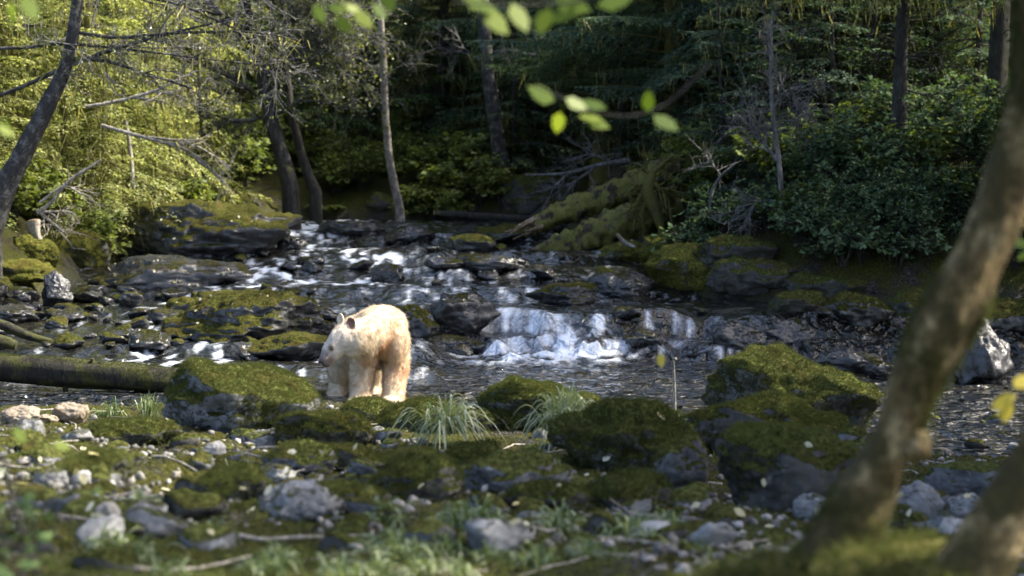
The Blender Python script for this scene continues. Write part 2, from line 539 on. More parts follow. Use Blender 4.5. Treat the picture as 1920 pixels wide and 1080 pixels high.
def terrain(x, y):
    x = np.asarray(x, float); y = np.asarray(y, float)
    sh = x.shape
    s = river_dist(x, y)
    L, _ = level(x, y)
    q = xy3(x, y, 1.0)
    n_big = fbm(q * .55, 4, 21).reshape(sh)
    n_mid = fbm(q * 1.5, 4, 33).reshape(sh)
    n_fine = fbm(q * 5.5, 4, 41).reshape(sh)
    rg = ridged(q * np.array([1.1, 2.2, 1]), 4, 57).reshape(sh)
    ch = channel(x, y)
    # inside: pool bed, then shallow bedrock that breaks the surface
    pool = smooth(20.0, 19.0, y) * smooth(-.6, .2, x) + smooth(16.8, 15.8, y) * smooth(.2, -.6, x)
    pool = np.clip(pool, 0, 1)
    rocky = L - .045 + .085 * n_mid + .06 * rg + .03 * n_fine - .09 * ch - .03
    deep = L - .10 - .35 * smooth(0, 1.2, -s)
    zin = rocky * (1 - pool) + deep * pool
    # outside
    far = smooth(15.3, 18.0, y)
    so = np.maximum(s, 0)
    near_z = .02 + .083 * so + .05 * n_mid + .035 * n_fine + .06 * n_big * smooth(0, 2, so)
    far_z = L + .75 * (1 - np.exp(-so / .55)) + .17 * so + np.clip(so - 5, 0, None) * .13 + .25 * n_big * smooth(0, 1.5, so) + .10 * n_mid + .04 * n_fine
    zout = near_z * (1 - far) + far_z * far
    k = smooth(-.15, .15, s)
    z = zin * (1 - k) + zout * k
    kb = smooth(1.5, .8, np.hypot(x + 1.45, (y - 15.35)))
    return z * (1 - kb) + np.minimum(z, -.012 + .015 * n_fine) * kb

def tz(x, y):
    return float(terrain(np.array([float(x)]), np.array([float(y)]))[0])

def wz(x, y):
    x = np.array([float(x)]); y = np.array([float(y)])
    z = float(terrain(x, y)[0])
    if river_dist(x, y)[0] < .05:
        z = max(z, float(level(x, y)[0][0]))
    return z

_YS = np.exp(np.linspace(math.log(3.2), math.log(90), 900))
def gp(px, py):
    """where the line of sight through a pixel first meets the ground or the water"""
    r = ray(px, py)
    X = r[0] / r[1] * _YS
    Z = CAM_H + r[2] / r[1] * _YS
    T = terrain(X, _YS)
    T = np.where(river_dist(X, _YS) < .05, np.maximum(T, level(X, _YS)[0]), T)
    hit = np.nonzero(Z <= T)[0]
    i = hit[0] if len(hit) else len(_YS) - 1
    return np.array([X[i], _YS[i], T[i]])

# ground: one sheet, denser near the camera
def fan(ys, us):
    yy = np.asarray(ys)[:, None] * np.ones(len(us))[None, :]
    xx = np.asarray(us)[None, :] * np.maximum(np.asarray(ys), 3.0)[:, None]
    return xx, yy

def grid_faces(r, c):
    i = np.arange(r - 1)[:, None] * c
    j = np.arange(c - 1)[None, :]
    return np.stack([i + j, i + j + 1, i + c + j + 1, i + c + j], -1).reshape(-1, 4)

us = np.concatenate([np.linspace(-2.2, -.38, 50)[:-1], np.linspace(-.38, .38, 330), np.linspace(.38, 2.2, 50)[1:]])
ys = np.concatenate([np.linspace(-9, 2.4, 24), np.exp(np.linspace(math.log(2.6), math.log(42), 760)), np.linspace(42.4, 160, 120)])
gx, gy = fan(ys, us)
gz = terrain(gx, gy)
sd = river_dist(gx, gy)
farw = smooth(15.3, 18.0, gy)
fine = fbm(xy3(gx, gy, 17), 3, 71).reshape(gx.shape)
lump = np.maximum(0, ridged(xy3(gx, gy, 9), 2, 77).reshape(gx.shape))
gz = gz + (.010 * fine + .022 * lump) * (1 - .5 * smooth(.2, -.2, sd))
g = Geo()
g.add(np.stack([gx, gy, gz], -1).reshape(-1, 3), grid_faces(*gx.shape))
m, n, b, out = new_mat('ground')
P = coords(n)
at_ = n.nodes.new('ShaderNodeAttribute'); at_.attribute_name = 'zone'
sep = n.nodes.new('ShaderNodeSeparateColor'); n.links.new(at_.outputs['Color'], sep.inputs[0])
bed, forest = sep.outputs[0], sep.outputs[1]
v1 = node(n, 'TexVoronoi', Scale=24.0); n.links.new(P, v1.inputs['Vector'])
v2 = node(n, 'TexVoronoi', Scale=24.0); v2.feature = 'DISTANCE_TO_EDGE'; n.links.new(P, v2.inputs['Vector'])
peb = mixc(n, ramp(n, v1.outputs['Color'], [(0, .15), (1, .9)]), (.016, .015, .012), (.13, .125, .11))
peb = mixc(n, ramp(n, v2.outputs['Distance'], [(0.02, 1.0), (.10, 0.0)]), peb, (.012, .011, .009))
soil = ramp(n, tex_noise(n, P, 14, 6, .7), [(.3, (.010, .009, .006)), (.55, (.032, .027, .016)), (.75, (.075, .06, .035))])
mossn = tex_noise(n, P, 1.9, 6, .65)
mossc = ramp(n, tex_noise(n, P, 30, 5, .75), [(.3, (.018, .020, .005)), (.5, (.052, .052, .012)), (.7, (.12, .11, .028))])
nearc = mixc(n, ramp(n, tex_noise(n, P, 2.8, 4), [(.44, 0), (.52, 1)]), soil, peb)
nearc = mixc(n, ramp(n, mossn, [(.40, 0), (.50, 1)]), nearc, mossc)
bedc = ramp(n, tex_noise(n, P, 5, 6, .7), [(.3, (.005, .005, .005)), (.55, (.018, .018, .018)), (.75, (.048, .047, .044))])
bedc = mixc(n, ramp(n, mossn, [(.52, 0), (.60, .9)]), bedc, (.030, .032, .008))
forc = mixc(n, ramp(n, mossn, [(.38, 0), (.55, 1)]), soil, mixc(n, .55, mossc, (.018, .024, .006)))
c = mixc(n, bed, nearc, bedc)
c = mixc(n, forest, c, forc)
n.links.new(c, b.inputs['Base Color'])
rr = n.nodes.new('ShaderNodeMix'); n.links.new(bed, rr.inputs[0]); rr.inputs[2].default_value = .9; rr.inputs[3].default_value = .28
n.links.new(rr.outputs[0], b.inputs['Roughness'])
n.links.new(math_(n, 'ADD', math_(n, 'MULTIPLY', bed, .42), .05), b.inputs['Specular IOR Level'])
hh = math_(n, 'ADD', tex_noise(n, P, 34, 5, .75), math_(n, 'MULTIPLY', v2.outputs['Distance'], 1.2))
n.links.new(bump(n, hh, 1.0, .05), b.inputs['Normal'])
M['ground'] = m
ground = struct(g.build('ground', m))
ca = ground.data.color_attributes.new('zone', 'FLOAT_COLOR', 'POINT')
wet = smooth(.25, -.05, sd) * np.maximum(smooth(15.8, 16.8, gy), smooth(.12, 0, sd))
forz = smooth(.1, .6, sd) * farw
cc = np.stack([wet, forz, np.zeros_like(wet), np.ones_like(wet)], -1)
ca.data.foreach_set('color', cc.astype(np.float32).ravel())

# water: its own sheet with waves, steps, froth
us = np.linspace(-.62, .62, 460)
ys = np.exp(np.linspace(math.log(10.8), math.log(34.6), 520))
gx, gy = fan(ys, us)
L, steep = level(gx, gy)
sd = river_dist(gx, gy)
ch = channel(gx, gy)
q = xy3(gx, gy, 1.0)
sq = gx.shape
streak = fbm(q * np.array([7.5, 2.2, 1]), 4, 91).reshape(sq)
blob = fbm(q * 5.0, 4, 95).reshape(sq)
fineN = fbm(q * 13.0, 3, 99).reshape(sq)
strand0 = fbm(q * np.array([15.0, 1.6, 1]), 3, 107).reshape(sq)
splash = smooth(1.35, .3, np.hypot((gx - .30) / 1.05, (gy - 18.75) / .75)) + .45 * smooth(1.0, .3, np.abs(gy - 19.05 + .2 * streak) / .26) * smooth(.2, .8, gx) * smooth(3.0, 1.6, gx)
pool = smooth(20.0, 19.2, gy) * smooth(-.8, -.2, gx) + smooth(16.8, 16.2, gy) * smooth(-.2, -.8, gx)
z = L + .010 * blob + .030 * steep * streak + np.clip(splash, 0, 1) * (.045 + .060 * np.maximum(blob + .25, 0) + .030 * fineN + .025 * strand0)
z = z + (1 - np.clip(pool, 0, 1)) * (.018 * streak + .010 * fineN) + .0 * ch
wave = fbm(np.stack([gx.ravel() * 2.6, gy.ravel() * 3.2, gx.ravel() * 0], 1), 3, 103).reshape(sq)
z = z + np.clip(pool, 0, 1) * .028 * wave
st = np.clip(steep, 0, 1.6)
strand = fbm(q * np.array([15.0, 1.6, 1]), 3, 107).reshape(sq)
flowN = fbm(q * np.array([8.0, 2.6, 1]), 5, 109).reshape(sq)
foam = np.clip(st * 1.5, 0, 1) * (.12 + .60 * ch) * (.10 + .90 * smooth(-.15, .45, .8 * strand + .45 * blob)) + .36 * np.clip(st * 1.5, 0, 1) * smooth(.9, .3, np.abs(gx - .15)) * (gy < 20.3) \
     + .27 * ch * smooth(20.5, 22, gy) * smooth(-.05, .42, .7 * flowN + .45 * strand + .3 * fineN) \
     + .60 * ch * smooth(16.0, 16.6, gy) * smooth(-1.5, -2.2, gx) * smooth(.0, .45, flowN + .3 * fineN) \
     + .38 * (1 - pool) * smooth(.12, .50, flowN + .35 * fineN)
foam = foam * (1 - .6 * smooth(1.0, 1.8, gx) * (gy < 21)) * smooth(3.6, 2.2, gx)
foam = foam + .62 * np.clip(st * 1.3, 0, 1) * smooth(.0, .42, strand) * smooth(.7, 1.1, gx) * smooth(2.9, 2.0, gx) * (gy < 20.6)
foam = np.maximum(foam, np.clip(splash, 0, 1) * smooth(-.45, .25, blob + .4 * fineN) * 1.35)
foam = np.maximum(foam, .8 * smooth(.10, .02, np.abs(np.hypot((gx + 1.13) / 1.0, (gy - 15.0) / 1.0) - .17)) * smooth(-.1, .4, fineN + blob))
foam = np.maximum(foam, smooth(.9, .3, np.hypot((gx + 3.75) / .5, (gy - 28.2) / 1.6)) * smooth(-.4, .2, streak))
g = Geo()
fc = grid_faces(*gx.shape)
keep = (sd.ravel()[fc] < .7).any(1)
g.add(np.stack([gx, gy, z], -1).reshape(-1, 3), fc[keep])
m, n, b, out = new_mat('river_water')
P = coords(n)
fa = n.nodes.new('ShaderNodeAttribute'); fa.attribute_name = 'foam'
mp = n.nodes.new('ShaderNodeMapping'); n.links.new(P, mp.inputs[0]); mp.inputs['Scale'].default_value = (1.0, .85, 1)
w1 = tex_noise(n, mp.outputs[0], 6.5, 2, .42, .5)
w2 = tex_noise(n, mp.outputs[0], 21.0, 2, .5, .5)
fn = tex_noise(n, P, 22, 6, .8, .4)
ff = math_(n, 'ADD', fa.outputs['Fac'], math_(n, 'MULTIPLY', math_(n, 'SUBTRACT', fn, .5), 1.5))
ff = maprange(n, ff, .05, 1.2)
ff = math_(n, 'MULTIPLY', ff, maprange(n, fa.outputs['Fac'], .04, .25))
body = ramp(n, tex_noise(n, P, .8, 3), [(.35, (.006, .007, .007)), (.65, (.014, .013, .009))])
n.links.new(mixc(n, ff, body, (.60, .65, .72)), b.inputs['Base Color'])
rr = n.nodes.new('ShaderNodeMix'); n.links.new(ff, rr.inputs[0]); rr.inputs[2].default_value = .04; rr.inputs[3].default_value = .6
n.links.new(rr.outputs[0], b.inputs['Roughness'])
b.inputs['IOR'].default_value = 1.333
b.inputs['Specular IOR Level'].default_value = .8
hb = math_(n, 'ADD', w1, math_(n, 'MULTIPLY', w2, .08))
pa = n.nodes.new('ShaderNodeAttribute'); pa.attribute_name = 'pool'
nbn = node(n, 'Bump', Strength=1.0); n.links.new(hb, nbn.inputs['Height'])
n.links.new(math_(n, 'ADD', math_(n, 'MULTIPLY', pa.outputs['Fac'], .20), .075), nbn.inputs['Distance']); nb = nbn.outputs[0]
nb = bump(n, math_(n, 'MULTIPLY', fn, ff), .5, .03, nb)
n.links.new(nb, b.inputs['Normal'])
water = struct(g.build('river_water', m))
fa_ = water.data.attributes.new('foam', 'FLOAT', 'POINT')
fa_.data.foreach_set('value', foam.astype(np.float32).ravel())
pa_ = water.data.attributes.new('pool', 'FLOAT', 'POINT')
pa_.data.foreach_set('value', np.clip(pool, 0, 1).astype(np.float32).ravel())

# ------------------------------------------------------------------ rocks
def ico(sub):
    bm = bmesh.new()
    bmesh.ops.create_icosphere(bm, subdivisions=sub, radius=1)
    v = np.array([x.co[:] for x in bm.verts]); f = np.array([[x.index for x in p.verts] for p in bm.faces])
    bm.free()
    return v, f
ICO = {k: ico(k) for k in (2, 3, 4, 5, 6)}

def rock_mesh(name, seed, dims, mat, sub=5, planes=12, sharp=.5, amp=.16, fine=.03, flat=0.0):
    """a stone: a ball cut by random planes, roughened at three scales"""
    rng = np.random.default_rng(seed)
    u, f = ICO[sub]
    nrm = unit(rng.normal(size=(planes, 3)))
    off = rng.uniform(.52, 1.0, planes)
    dots = u @ nrm.T
    r = np.where(dots > .05, off / np.maximum(dots, .05), 9).min(1)
    r = np.minimum(r, 1.25)
    r = 1 * (1 - sharp) + r * sharp
    v = u * r[:, None]
    v = v * (1 + amp * fbm(v * 1.6 + seed, 4, seed)[:, None])
    v = v * np.array(dims)
    mean = float(np.mean(dims))
    nn = unit(u / np.array(dims))
    sc = 1.0 / mean
    v = v + nn * (mean * fine * ridged(v * sc * 3.2 + seed, 4, seed + 3) + mean * fine * .7 * fbm(v * sc * 9 + seed, 4, seed + 7))[:, None]
    if flat:
        top = v[:, 2] > dims[2] * (1 - flat)
        v[top, 2] = dims[2] * (1 - flat) + (v[top, 2] - dims[2] * (1 - flat)) * .25
    g = Geo(); g.add(v, f)
    return g.mesh(name, mat)

def hair(name, pts, dirs, length, rad, mat, parent=None, seg=3, droop=0.0, rng=None, curl=.3):
    N = len(pts)
    hc = bpy.data.hair_curves.new(name)
    hc.add_curves([seg] * N)
    t = np.linspace(0, 1, seg)
    L = np.broadcast_to(length, (N,))
    side = rng.normal(size=(N, 3)) * curl
    p = pts[:, None, :] + dirs[:, None, :] * (L[:, None] * t[None, :])[:, :, None] + side[:, None, :] * (L[:, None] * t[None, :] ** 2)[:, :, None]
    p[:, :, 2] -= droop * L[:, None] * t[None, :] ** 2
    hc.attributes['position'].data.foreach_set('vector', p.astype(np.float32).ravel())
    ra = hc.attributes.get('radius') or hc.attributes.new('radius', 'FLOAT', 'POINT')
    rr = np.broadcast_to(np.asarray(rad)[..., None] if np.ndim(rad) else np.full((1, 1), rad), (N, 1)) * (1 - .75 * t)[None, :]
    ra.data.foreach_set('value', rr.astype(np.float32).ravel())
    hc.materials.append(mat)
    return link(name, hc, parent)

def sample_mesh(me, N, rng):
    me.calc_loop_triangles()
    k = len(me.loop_triangles)
    tri = np.empty(k * 3, np.int32); me.loop_triangles.foreach_get('vertices', tri); tri = tri.reshape(-1, 3)
    co = np.empty(len(me.vertices) * 3, np.float32); me.vertices.foreach_get('co', co); co = co.reshape(-1, 3).astype(float)
    a, b, c = co[tri[:, 0]], co[tri[:, 1]], co[tri[:, 2]]
    cr = np.cross(b - a, c - a)
    ar = np.linalg.norm(cr, axis=1)
    i = rng.choice(k, N, p=ar / ar.sum())
    r1 = np.sqrt(rng.random(N))[:, None]; r2 = rng.random(N)[:, None]
    return a[i] * (1 - r1) + b[i] * r1 * (1 - r2) + c[i] * r1 * r2, unit(cr[i]), ar.sum() / 2

def moss_on(o, me, seed, dens, mat, length=.022, thr=-.1, rad=.0016):
    """a felt of short moss shoots over the top of a rock"""
    rng = np.random.default_rng(seed)
    area = sample_mesh(me, 4, rng)[2]
    N = int(min(26000, area * dens))
    p, nn, _ = sample_mesh(me, N, rng)
    Rz = rot_z(o.rotation_euler.z)[:3, :3]
    nf = fbm((p @ Rz.T + np.array(o.location)) * 2.6, 4, 7)
    k = (nn[:, 2] * .55 + nf * .9 + rng.normal(size=N) * .10) > thr
    p, nn = p[k], nn[k]
    d = unit(nn + rng.normal(size=p.shape) * .45 + np.array([0, 0, .25]))
    return hair('moss', p, d, length * rng.uniform(.5, 1.4, len(p)), rad, mat, o, 3, .25, rng)

def boulder(name, px, py, wpx, hpx, dr, mat, seed, label, cat='rock', rz=0.0, planes=12, sharp=.55, amp=.30, fine=.085, fuzz=0, sub=5,
            fmat='moss_fuzz', bury=.28, group=None, tilt=0.0, d=None, thr=-.1, flat=0.0):
    b0 = gp(px, py)
    if d is not None:
        b0 = at(px, py, d)
    D = b0[1]
    W, H = wpx * D / FPX, hpx * D / FPX
    dep = W * dr
    dims = (W / 2, dep / 2, H * (1 + bury) / 2)
    me = rock_mesh(name, seed, dims, M[mat], sub, planes, sharp, amp, fine, flat)
    o = link(name, me)
    o.location = (b0[0] * (1 + dep * .4 / D), D + dep * .40, b0[2] + H - dims[2])
    o.rotation_euler = (0, tilt, rz)
    tag(o, label, cat, group)
    if fuzz:
        moss_on(o, me, seed, fuzz, M[fmat], thr=thr)
    return o
# ------------------------------------------------------------------ the named rocks, near to far
B = boulder
B('mossy_boulder', 450, 815, 325, 122, .8, 'boulder_patch', 11, 'olive mossy boulder with a bare blue grey patch, left of the bear', fuzz=16000, rz=.2, planes=9, sharp=.45, amp=.30, thr=-.02)
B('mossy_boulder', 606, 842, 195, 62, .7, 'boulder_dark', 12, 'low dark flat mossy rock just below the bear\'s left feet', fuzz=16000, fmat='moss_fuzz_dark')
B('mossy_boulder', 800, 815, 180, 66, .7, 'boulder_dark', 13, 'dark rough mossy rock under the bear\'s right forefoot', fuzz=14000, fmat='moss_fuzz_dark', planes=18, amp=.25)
B('mossy_boulder', 690, 790, 120, 38, .8, 'boulder', 14, 'small moss lump with pale weathered wood between the bear\'s feet', fuzz=16000, amp=.3)
B('mossy_boulder', 985, 806, 210, 84, .8, 'boulder', 15, 'smooth brown green moss dome behind the two sedge tufts', fuzz=20000, planes=8, sharp=.5, thr=-.4)
B('mossy_boulder', 1175, 884, 262, 112, .75, 'boulder', 16, 'big sloping mossy rock right of the second sedge tuft', fuzz=16000, planes=8, sharp=.45, rz=.15, tilt=.12, thr=-.05)
B('mossy_boulder', 1490, 822, 320, 142, .7, 'boulder', 17, 'long ridge backed mossy boulder rising at the back of the right rock pile', fuzz=14000, planes=9, rz=-.25, tilt=.12)
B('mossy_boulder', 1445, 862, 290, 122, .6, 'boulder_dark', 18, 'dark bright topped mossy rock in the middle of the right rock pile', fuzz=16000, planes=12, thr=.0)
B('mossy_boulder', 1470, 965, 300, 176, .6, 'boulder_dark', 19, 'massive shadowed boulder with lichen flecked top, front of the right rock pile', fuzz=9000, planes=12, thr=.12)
B('mossy_boulder', 1280, 930, 120, 98, .8, 'boulder_half', 20, 'grey rock with a moss cap wedged left of the big shadowed boulder', fuzz=7000, thr=.1)
B('mossy_boulder', 795, 946, 180, 84, .8, 'boulder_dark', 21, 'brown moss hump with a dark hollow below the first sedge tuft', fuzz=12000, fmat='moss_fuzz', amp=.28)
B('river_stone', 960, 932, 210, 74, .8, 'boulder_half', 22, 'smooth blue grey slab like rock beneath the second sedge tuft', fuzz=2500, planes=8, thr=.25)
B('river_stone', 1525, 984, 76, 50, .8, 'grey_stone', 23, 'smooth grey rounded stone left of the leaning near trunk', 'stone', planes=8)
B('river_stone', 1725, 978, 84, 64, .8, 'grey_stone', 24, 'dark grey egg shaped stone just right of the leaning near trunk', 'stone', planes=7, sharp=.3)
B('flat_slab', 1822, 940, 180, 76, .6, 'boulder_half', 25, 'flat topped slab of rock at the pool edge on the right', planes=10, flat=.5, sharp=.8)
B('river_stone', 1815, 978, 95, 46, .7, 'grey_stone', 26, 'rough pale grey stone below the flat slab', 'stone')
B('river_stone', 1770, 1002, 70, 40, .8, 'grey_stone', 27, 'grey stone half hidden between the two near stems', 'stone')
B('mossy_boulder', 1660, 1000, 130, 50, .8, 'boulder_dark', 127, 'low mossy rock in shade behind the leaning near trunk')
B('mossy_boulder', 560, 888, 130, 56, .8, 'boulder_half', 28, 'low mossy stone with pebbles on its back, below the dark flat rock', fuzz=7000)
B('mossy_boulder', 660, 890, 120, 52, .8, 'boulder_dark', 29, 'dark moss hump right of the low pebbly stone', fuzz=9000, fmat='moss_fuzz_dark')
B('mossy_boulder', 360, 792, 90, 40, .8, 'boulder', 30, 'small moss cushion at the foot of the patched boulder', fuzz=12000)
B('mossy_boulder', 1020, 960, 150, 50, .8, 'boulder_dark', 31, 'low dark mossy stone under the smooth blue grey slab', fuzz=9000, fmat='moss_fuzz_dark')
B('mossy_boulder', 1180, 962, 170, 62, .8, 'boulder_dark', 32, 'brown mossed stone in the gravel left of the capped grey rock', fuzz=9000, fmat='moss_fuzz_dark')
B('mossy_boulder', 250, 838, 150, 44, .8, 'boulder_dark', 33, 'low moss bank below the grass at the small golden pool', fuzz=12000)
B('mossy_boulder', 640, 962, 170, 52, .8, 'boulder_dark', 34, 'dark red brown mossed stone below the broad grey stones', fuzz=8000)
B('mossy_boulder', 430, 945, 170, 62, .8, 'boulder_dark', 35, 'dark moss mound left of the broad grey stones', fuzz=12000)
B('mossy_boulder', 190, 905, 150, 50, .8, 'boulder_dark', 36, 'flat moss mound amid the scattered white stones', fuzz=12000)
B('river_stone', 565, 980, 150, 64, .8, 'grey_stone', 37, 'broad smooth taupe stone, largest bare stone in the foreground', 'stone', planes=7, sharp=.35)
B('river_stone', 522, 916, 68, 38, .8, 'grey_stone', 38, 'rounded grey stone above the broad taupe stone', 'stone', planes=7, sharp=.3)
B('river_stone', 38, 800, 76, 28, .8, 'tan_stone', 39, 'long tan stone at the edge of the small golden pool', 'stone', planes=6, sharp=.3)
B('river_stone', 132, 796, 78, 40, .8, 'tan_stone', 40, 'tan peaked stone at the edge of the small golden pool', 'stone')
B('river_stone', 88, 798, 40, 18, .8, 'tan_stone', 140, 'small tan stone between the long and the peaked tan stones', 'stone')
B('river_stone', 58, 838, 52, 44, .8, 'grey_stone', 41, 'round grey stone standing below the long tan stone', 'stone', planes=7, sharp=.3)
B('river_stone', 403, 862, 44, 30, .8, 'pale_stone', 42, 'bright white stone under the patched boulder', 'stone')
B('river_stone', 152, 916, 38, 28, .8, 'pale_stone', 43, 'small whitish stone beside the flat moss mound', 'stone')
B('river_stone', 95, 914, 62, 30, .8, 'grey_stone', 44, 'flat pale grey stone at the far left of the white stones', 'stone')
B('river_stone', 203, 994, 62, 46, .8, 'pale_stone', 45, 'large whitish stone low in the blurred left foreground', 'stone')
B('river_stone', 152, 968, 42, 34, .8, 'pale_stone', 46, 'upright whitish stone left of the large blurred whitish stone', 'stone')
B('river_stone', 268, 985, 56, 40, .8, 'grey_stone', 47, 'rounded grey stone right of the large blurred whitish stone', 'stone')
B('mossy_boulder', 890, 812, 150, 40, .8, 'boulder_dark', 141, 'low dark moss hump linking the two domes behind the left sedge tuft', fuzz=12000, fmat='moss_fuzz_dark')
B('mossy_boulder', 1090, 800, 120, 56, .8, 'boulder', 142, 'brown green moss knob between the smooth dome and the big sloping rock', fuzz=16000, thr=-.3)
B('mossy_boulder', 1260, 850, 110, 70, .8, 'boulder', 143, 'right end of the big sloping rock, covered in pale moss', fuzz=16000, thr=-.2)
B('mossy_boulder', 1600, 900, 130, 90, .8, 'boulder_half', 144, 'lichen pale mossy rock half behind the leaning near trunk', fuzz=8000, thr=.0)
B('mossy_boulder', 880, 890, 120, 60, .8, 'boulder_dark', 145, 'dark mossy ledge under the drooping blades of the left sedge tuft', fuzz=9000, fmat='moss_fuzz_dark')
# in and along the river
B('wet_rock', 845, 634, 150, 78, .7, 'wet_rock', 51, 'black wet block of rock left of the white cascade', planes=12, sharp=.8)
B('wet_rock', 770, 632, 90, 62, .7, 'wet_mossy', 52, 'dark wet rock just right of the bear\'s shoulder', sharp=.7)
B('wet_rock', 855, 668, 150, 34, .6, 'wet_rock', 53, 'low wet ledge at the foot of the black block', sharp=.7)
B('wet_rock', 862, 672, 46, 26, .8, 'wet_rock', 54, 'small dark stone sitting in the pool before the low wet ledge')
B('mossy_outcrop', 480, 640, 340, 92, .8, 'wet_mossy', 55, 'broad low outcrop of layered mossy bedrock behind the bear', planes=18, sharp=.7, rz=.15, sub=6, fine=.07)
B('mossy_outcrop', 560, 676, 190, 50, .7, 'wet_mossy', 56, 'lower mossy shelf of bedrock beside the bear\'s head', planes=16, sharp=.7, fine=.07)
B('mossy_outcrop', 470, 590, 260, 42, .6, 'wet_mossy', 57, 'dark mossy ledge along the top of the layered bedrock', planes=16, sharp=.7, fine=.07)
B('mossy_outcrop', 360, 488, 360, 96, .7, 'wet_mossy', 58, 'long leaf strewn mossy bedrock hump on the far left of the river', planes=12, sharp=.6, sub=6, fine=.06)
B('mossy_outcrop', 455, 470, 130, 74, .8, 'wet_mossy', 59, 'rounded dome of mossy rock beside the narrow upper fall', planes=8, sharp=.4)
B('mossy_outcrop', 340, 540, 300, 60, .6, 'wet_rock', 60, 'dark wet bedrock slope below the leaf strewn hump', planes=16, sharp=.7, fine=.06)
B('wet_rock', 545, 470, 60, 30, .8, 'wet_rock', 61, 'black wet rock at the foot of the narrow upper fall')
B('wet_rock', 660, 446, 130, 30, .6, 'wet_rock', 62, 'long dark rock across the head of the upper rapids')
B('wet_rock', 732, 528, 60, 34, .8, 'wet_rock', 63, 'pointed dark rock at the right end of the upper white water', sharp=.8)
B('wet_rock', 584, 512, 34, 22, .8, 'wet_rock', 64, 'small brown stone in the middle of the upper white water')
B('wet_rock', 900, 510, 180, 30, .6, 'wet_rock', 65, 'long low black bedrock rib in the centre of the river', sharp=.7)
B('wet_rock', 1070, 572, 130, 42, .7, 'wet_mossy', 66, 'dark mossy rock above the crest of the cascade')
B('wet_rock', 1160, 560, 120, 46, .7, 'wet_rock', 67, 'dark wet rock between the cascade crest and the right bank')
B('wet_rock', 880, 470, 100, 34, .7, 'wet_mossy', 68, 'sunlit mossy stone in the upper river before the thin log')
B('wet_rock', 960, 455, 110, 34, .7, 'wet_mossy', 69, 'low mossy stone beside the foot of the rotten log')
B('wet_rock', 770, 455, 90, 34, .7, 'wet_rock', 70, 'dark stone in the upper river left of the sunlit mossy stone')
B('wet_rock', 1210, 655, 90, 30, .7, 'wet_rock', 71, 'wet stone where the thin falls meet the pool', sharp=.7)
B('wet_rock', 1385, 655, 110, 52, .6, 'wet_rock', 72, 'blue black facet of the ledge right of the thin falls', sharp=.85)
B('wet_rock', 1480, 648, 120, 44, .6, 'wet_rock', 73, 'dark wet step of the ledge under the right bank', sharp=.8)
B('wet_rock', 1580, 702, 150, 46, .6, 'wet_rock', 74, 'flat pointed rock lying in the dark pool on the right', sharp=.7, planes=8)
B('wet_rock', 1648, 712, 50, 36, .8, 'wet_rock', 75, 'small rock in the pool against the leaning near trunk')
B('wet_rock', 1833, 724, 112, 118, .8, 'wet_rock', 76, 'tall shiny boulder with lichen specks standing in the pool at right', planes=9, sharp=.8)
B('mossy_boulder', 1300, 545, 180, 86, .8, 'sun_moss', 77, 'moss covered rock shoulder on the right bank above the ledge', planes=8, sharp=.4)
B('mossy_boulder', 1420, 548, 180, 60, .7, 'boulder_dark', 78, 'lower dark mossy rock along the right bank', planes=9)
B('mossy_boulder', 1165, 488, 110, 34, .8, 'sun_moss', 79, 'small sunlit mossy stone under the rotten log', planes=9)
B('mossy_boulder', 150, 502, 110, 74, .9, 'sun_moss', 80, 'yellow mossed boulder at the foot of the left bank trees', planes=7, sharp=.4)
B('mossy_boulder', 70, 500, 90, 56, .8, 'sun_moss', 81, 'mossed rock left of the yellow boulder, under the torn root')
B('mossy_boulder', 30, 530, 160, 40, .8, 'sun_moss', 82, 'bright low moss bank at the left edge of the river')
B('standing_slab', 100, 574, 56, 56, .5, 'wet_rock', 83, 'dark wedge shaped slab standing at the left edge of the river', sharp=.95, planes=7)
B('wet_rock', 20, 576, 90, 34, .7, 'wet_rock', 84, 'dark flat rock left of the standing wedge slab')
B('wet_rock', 20, 612, 100, 34, .7, 'wet_rock', 85, 'dark ledge stone below the flat rock at the left edge')
B('mossy_boulder', 990, 400, 130, 60, .8, 'boulder_dark', 86, 'moss covered rock behind the thin fallen log', planes=8)
B('mossy_boulder', 715, 410, 80, 34, .8, 'boulder_dark', 87, 'small moss mound at the foot of the pale slender tree')
B('wet_rock', 455, 400, 60, 24, .8, 'boulder_dark', 88, 'dark stone under the bushes beyond the upper fall')

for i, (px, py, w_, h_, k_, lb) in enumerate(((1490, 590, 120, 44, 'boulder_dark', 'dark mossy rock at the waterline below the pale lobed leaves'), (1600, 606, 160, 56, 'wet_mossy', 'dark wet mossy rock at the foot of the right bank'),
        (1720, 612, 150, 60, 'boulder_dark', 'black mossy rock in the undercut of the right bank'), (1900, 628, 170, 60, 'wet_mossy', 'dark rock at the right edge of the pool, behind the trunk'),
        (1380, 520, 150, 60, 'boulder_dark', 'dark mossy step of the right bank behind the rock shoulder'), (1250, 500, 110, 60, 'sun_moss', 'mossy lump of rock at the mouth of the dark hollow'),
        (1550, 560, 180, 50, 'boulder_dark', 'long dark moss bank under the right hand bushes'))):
    B('mossy_boulder', px, py, w_, h_, .8, k_, 200 + i, lb, fuzz=3500, fmat='moss_fuzz_dark', thr=.0)

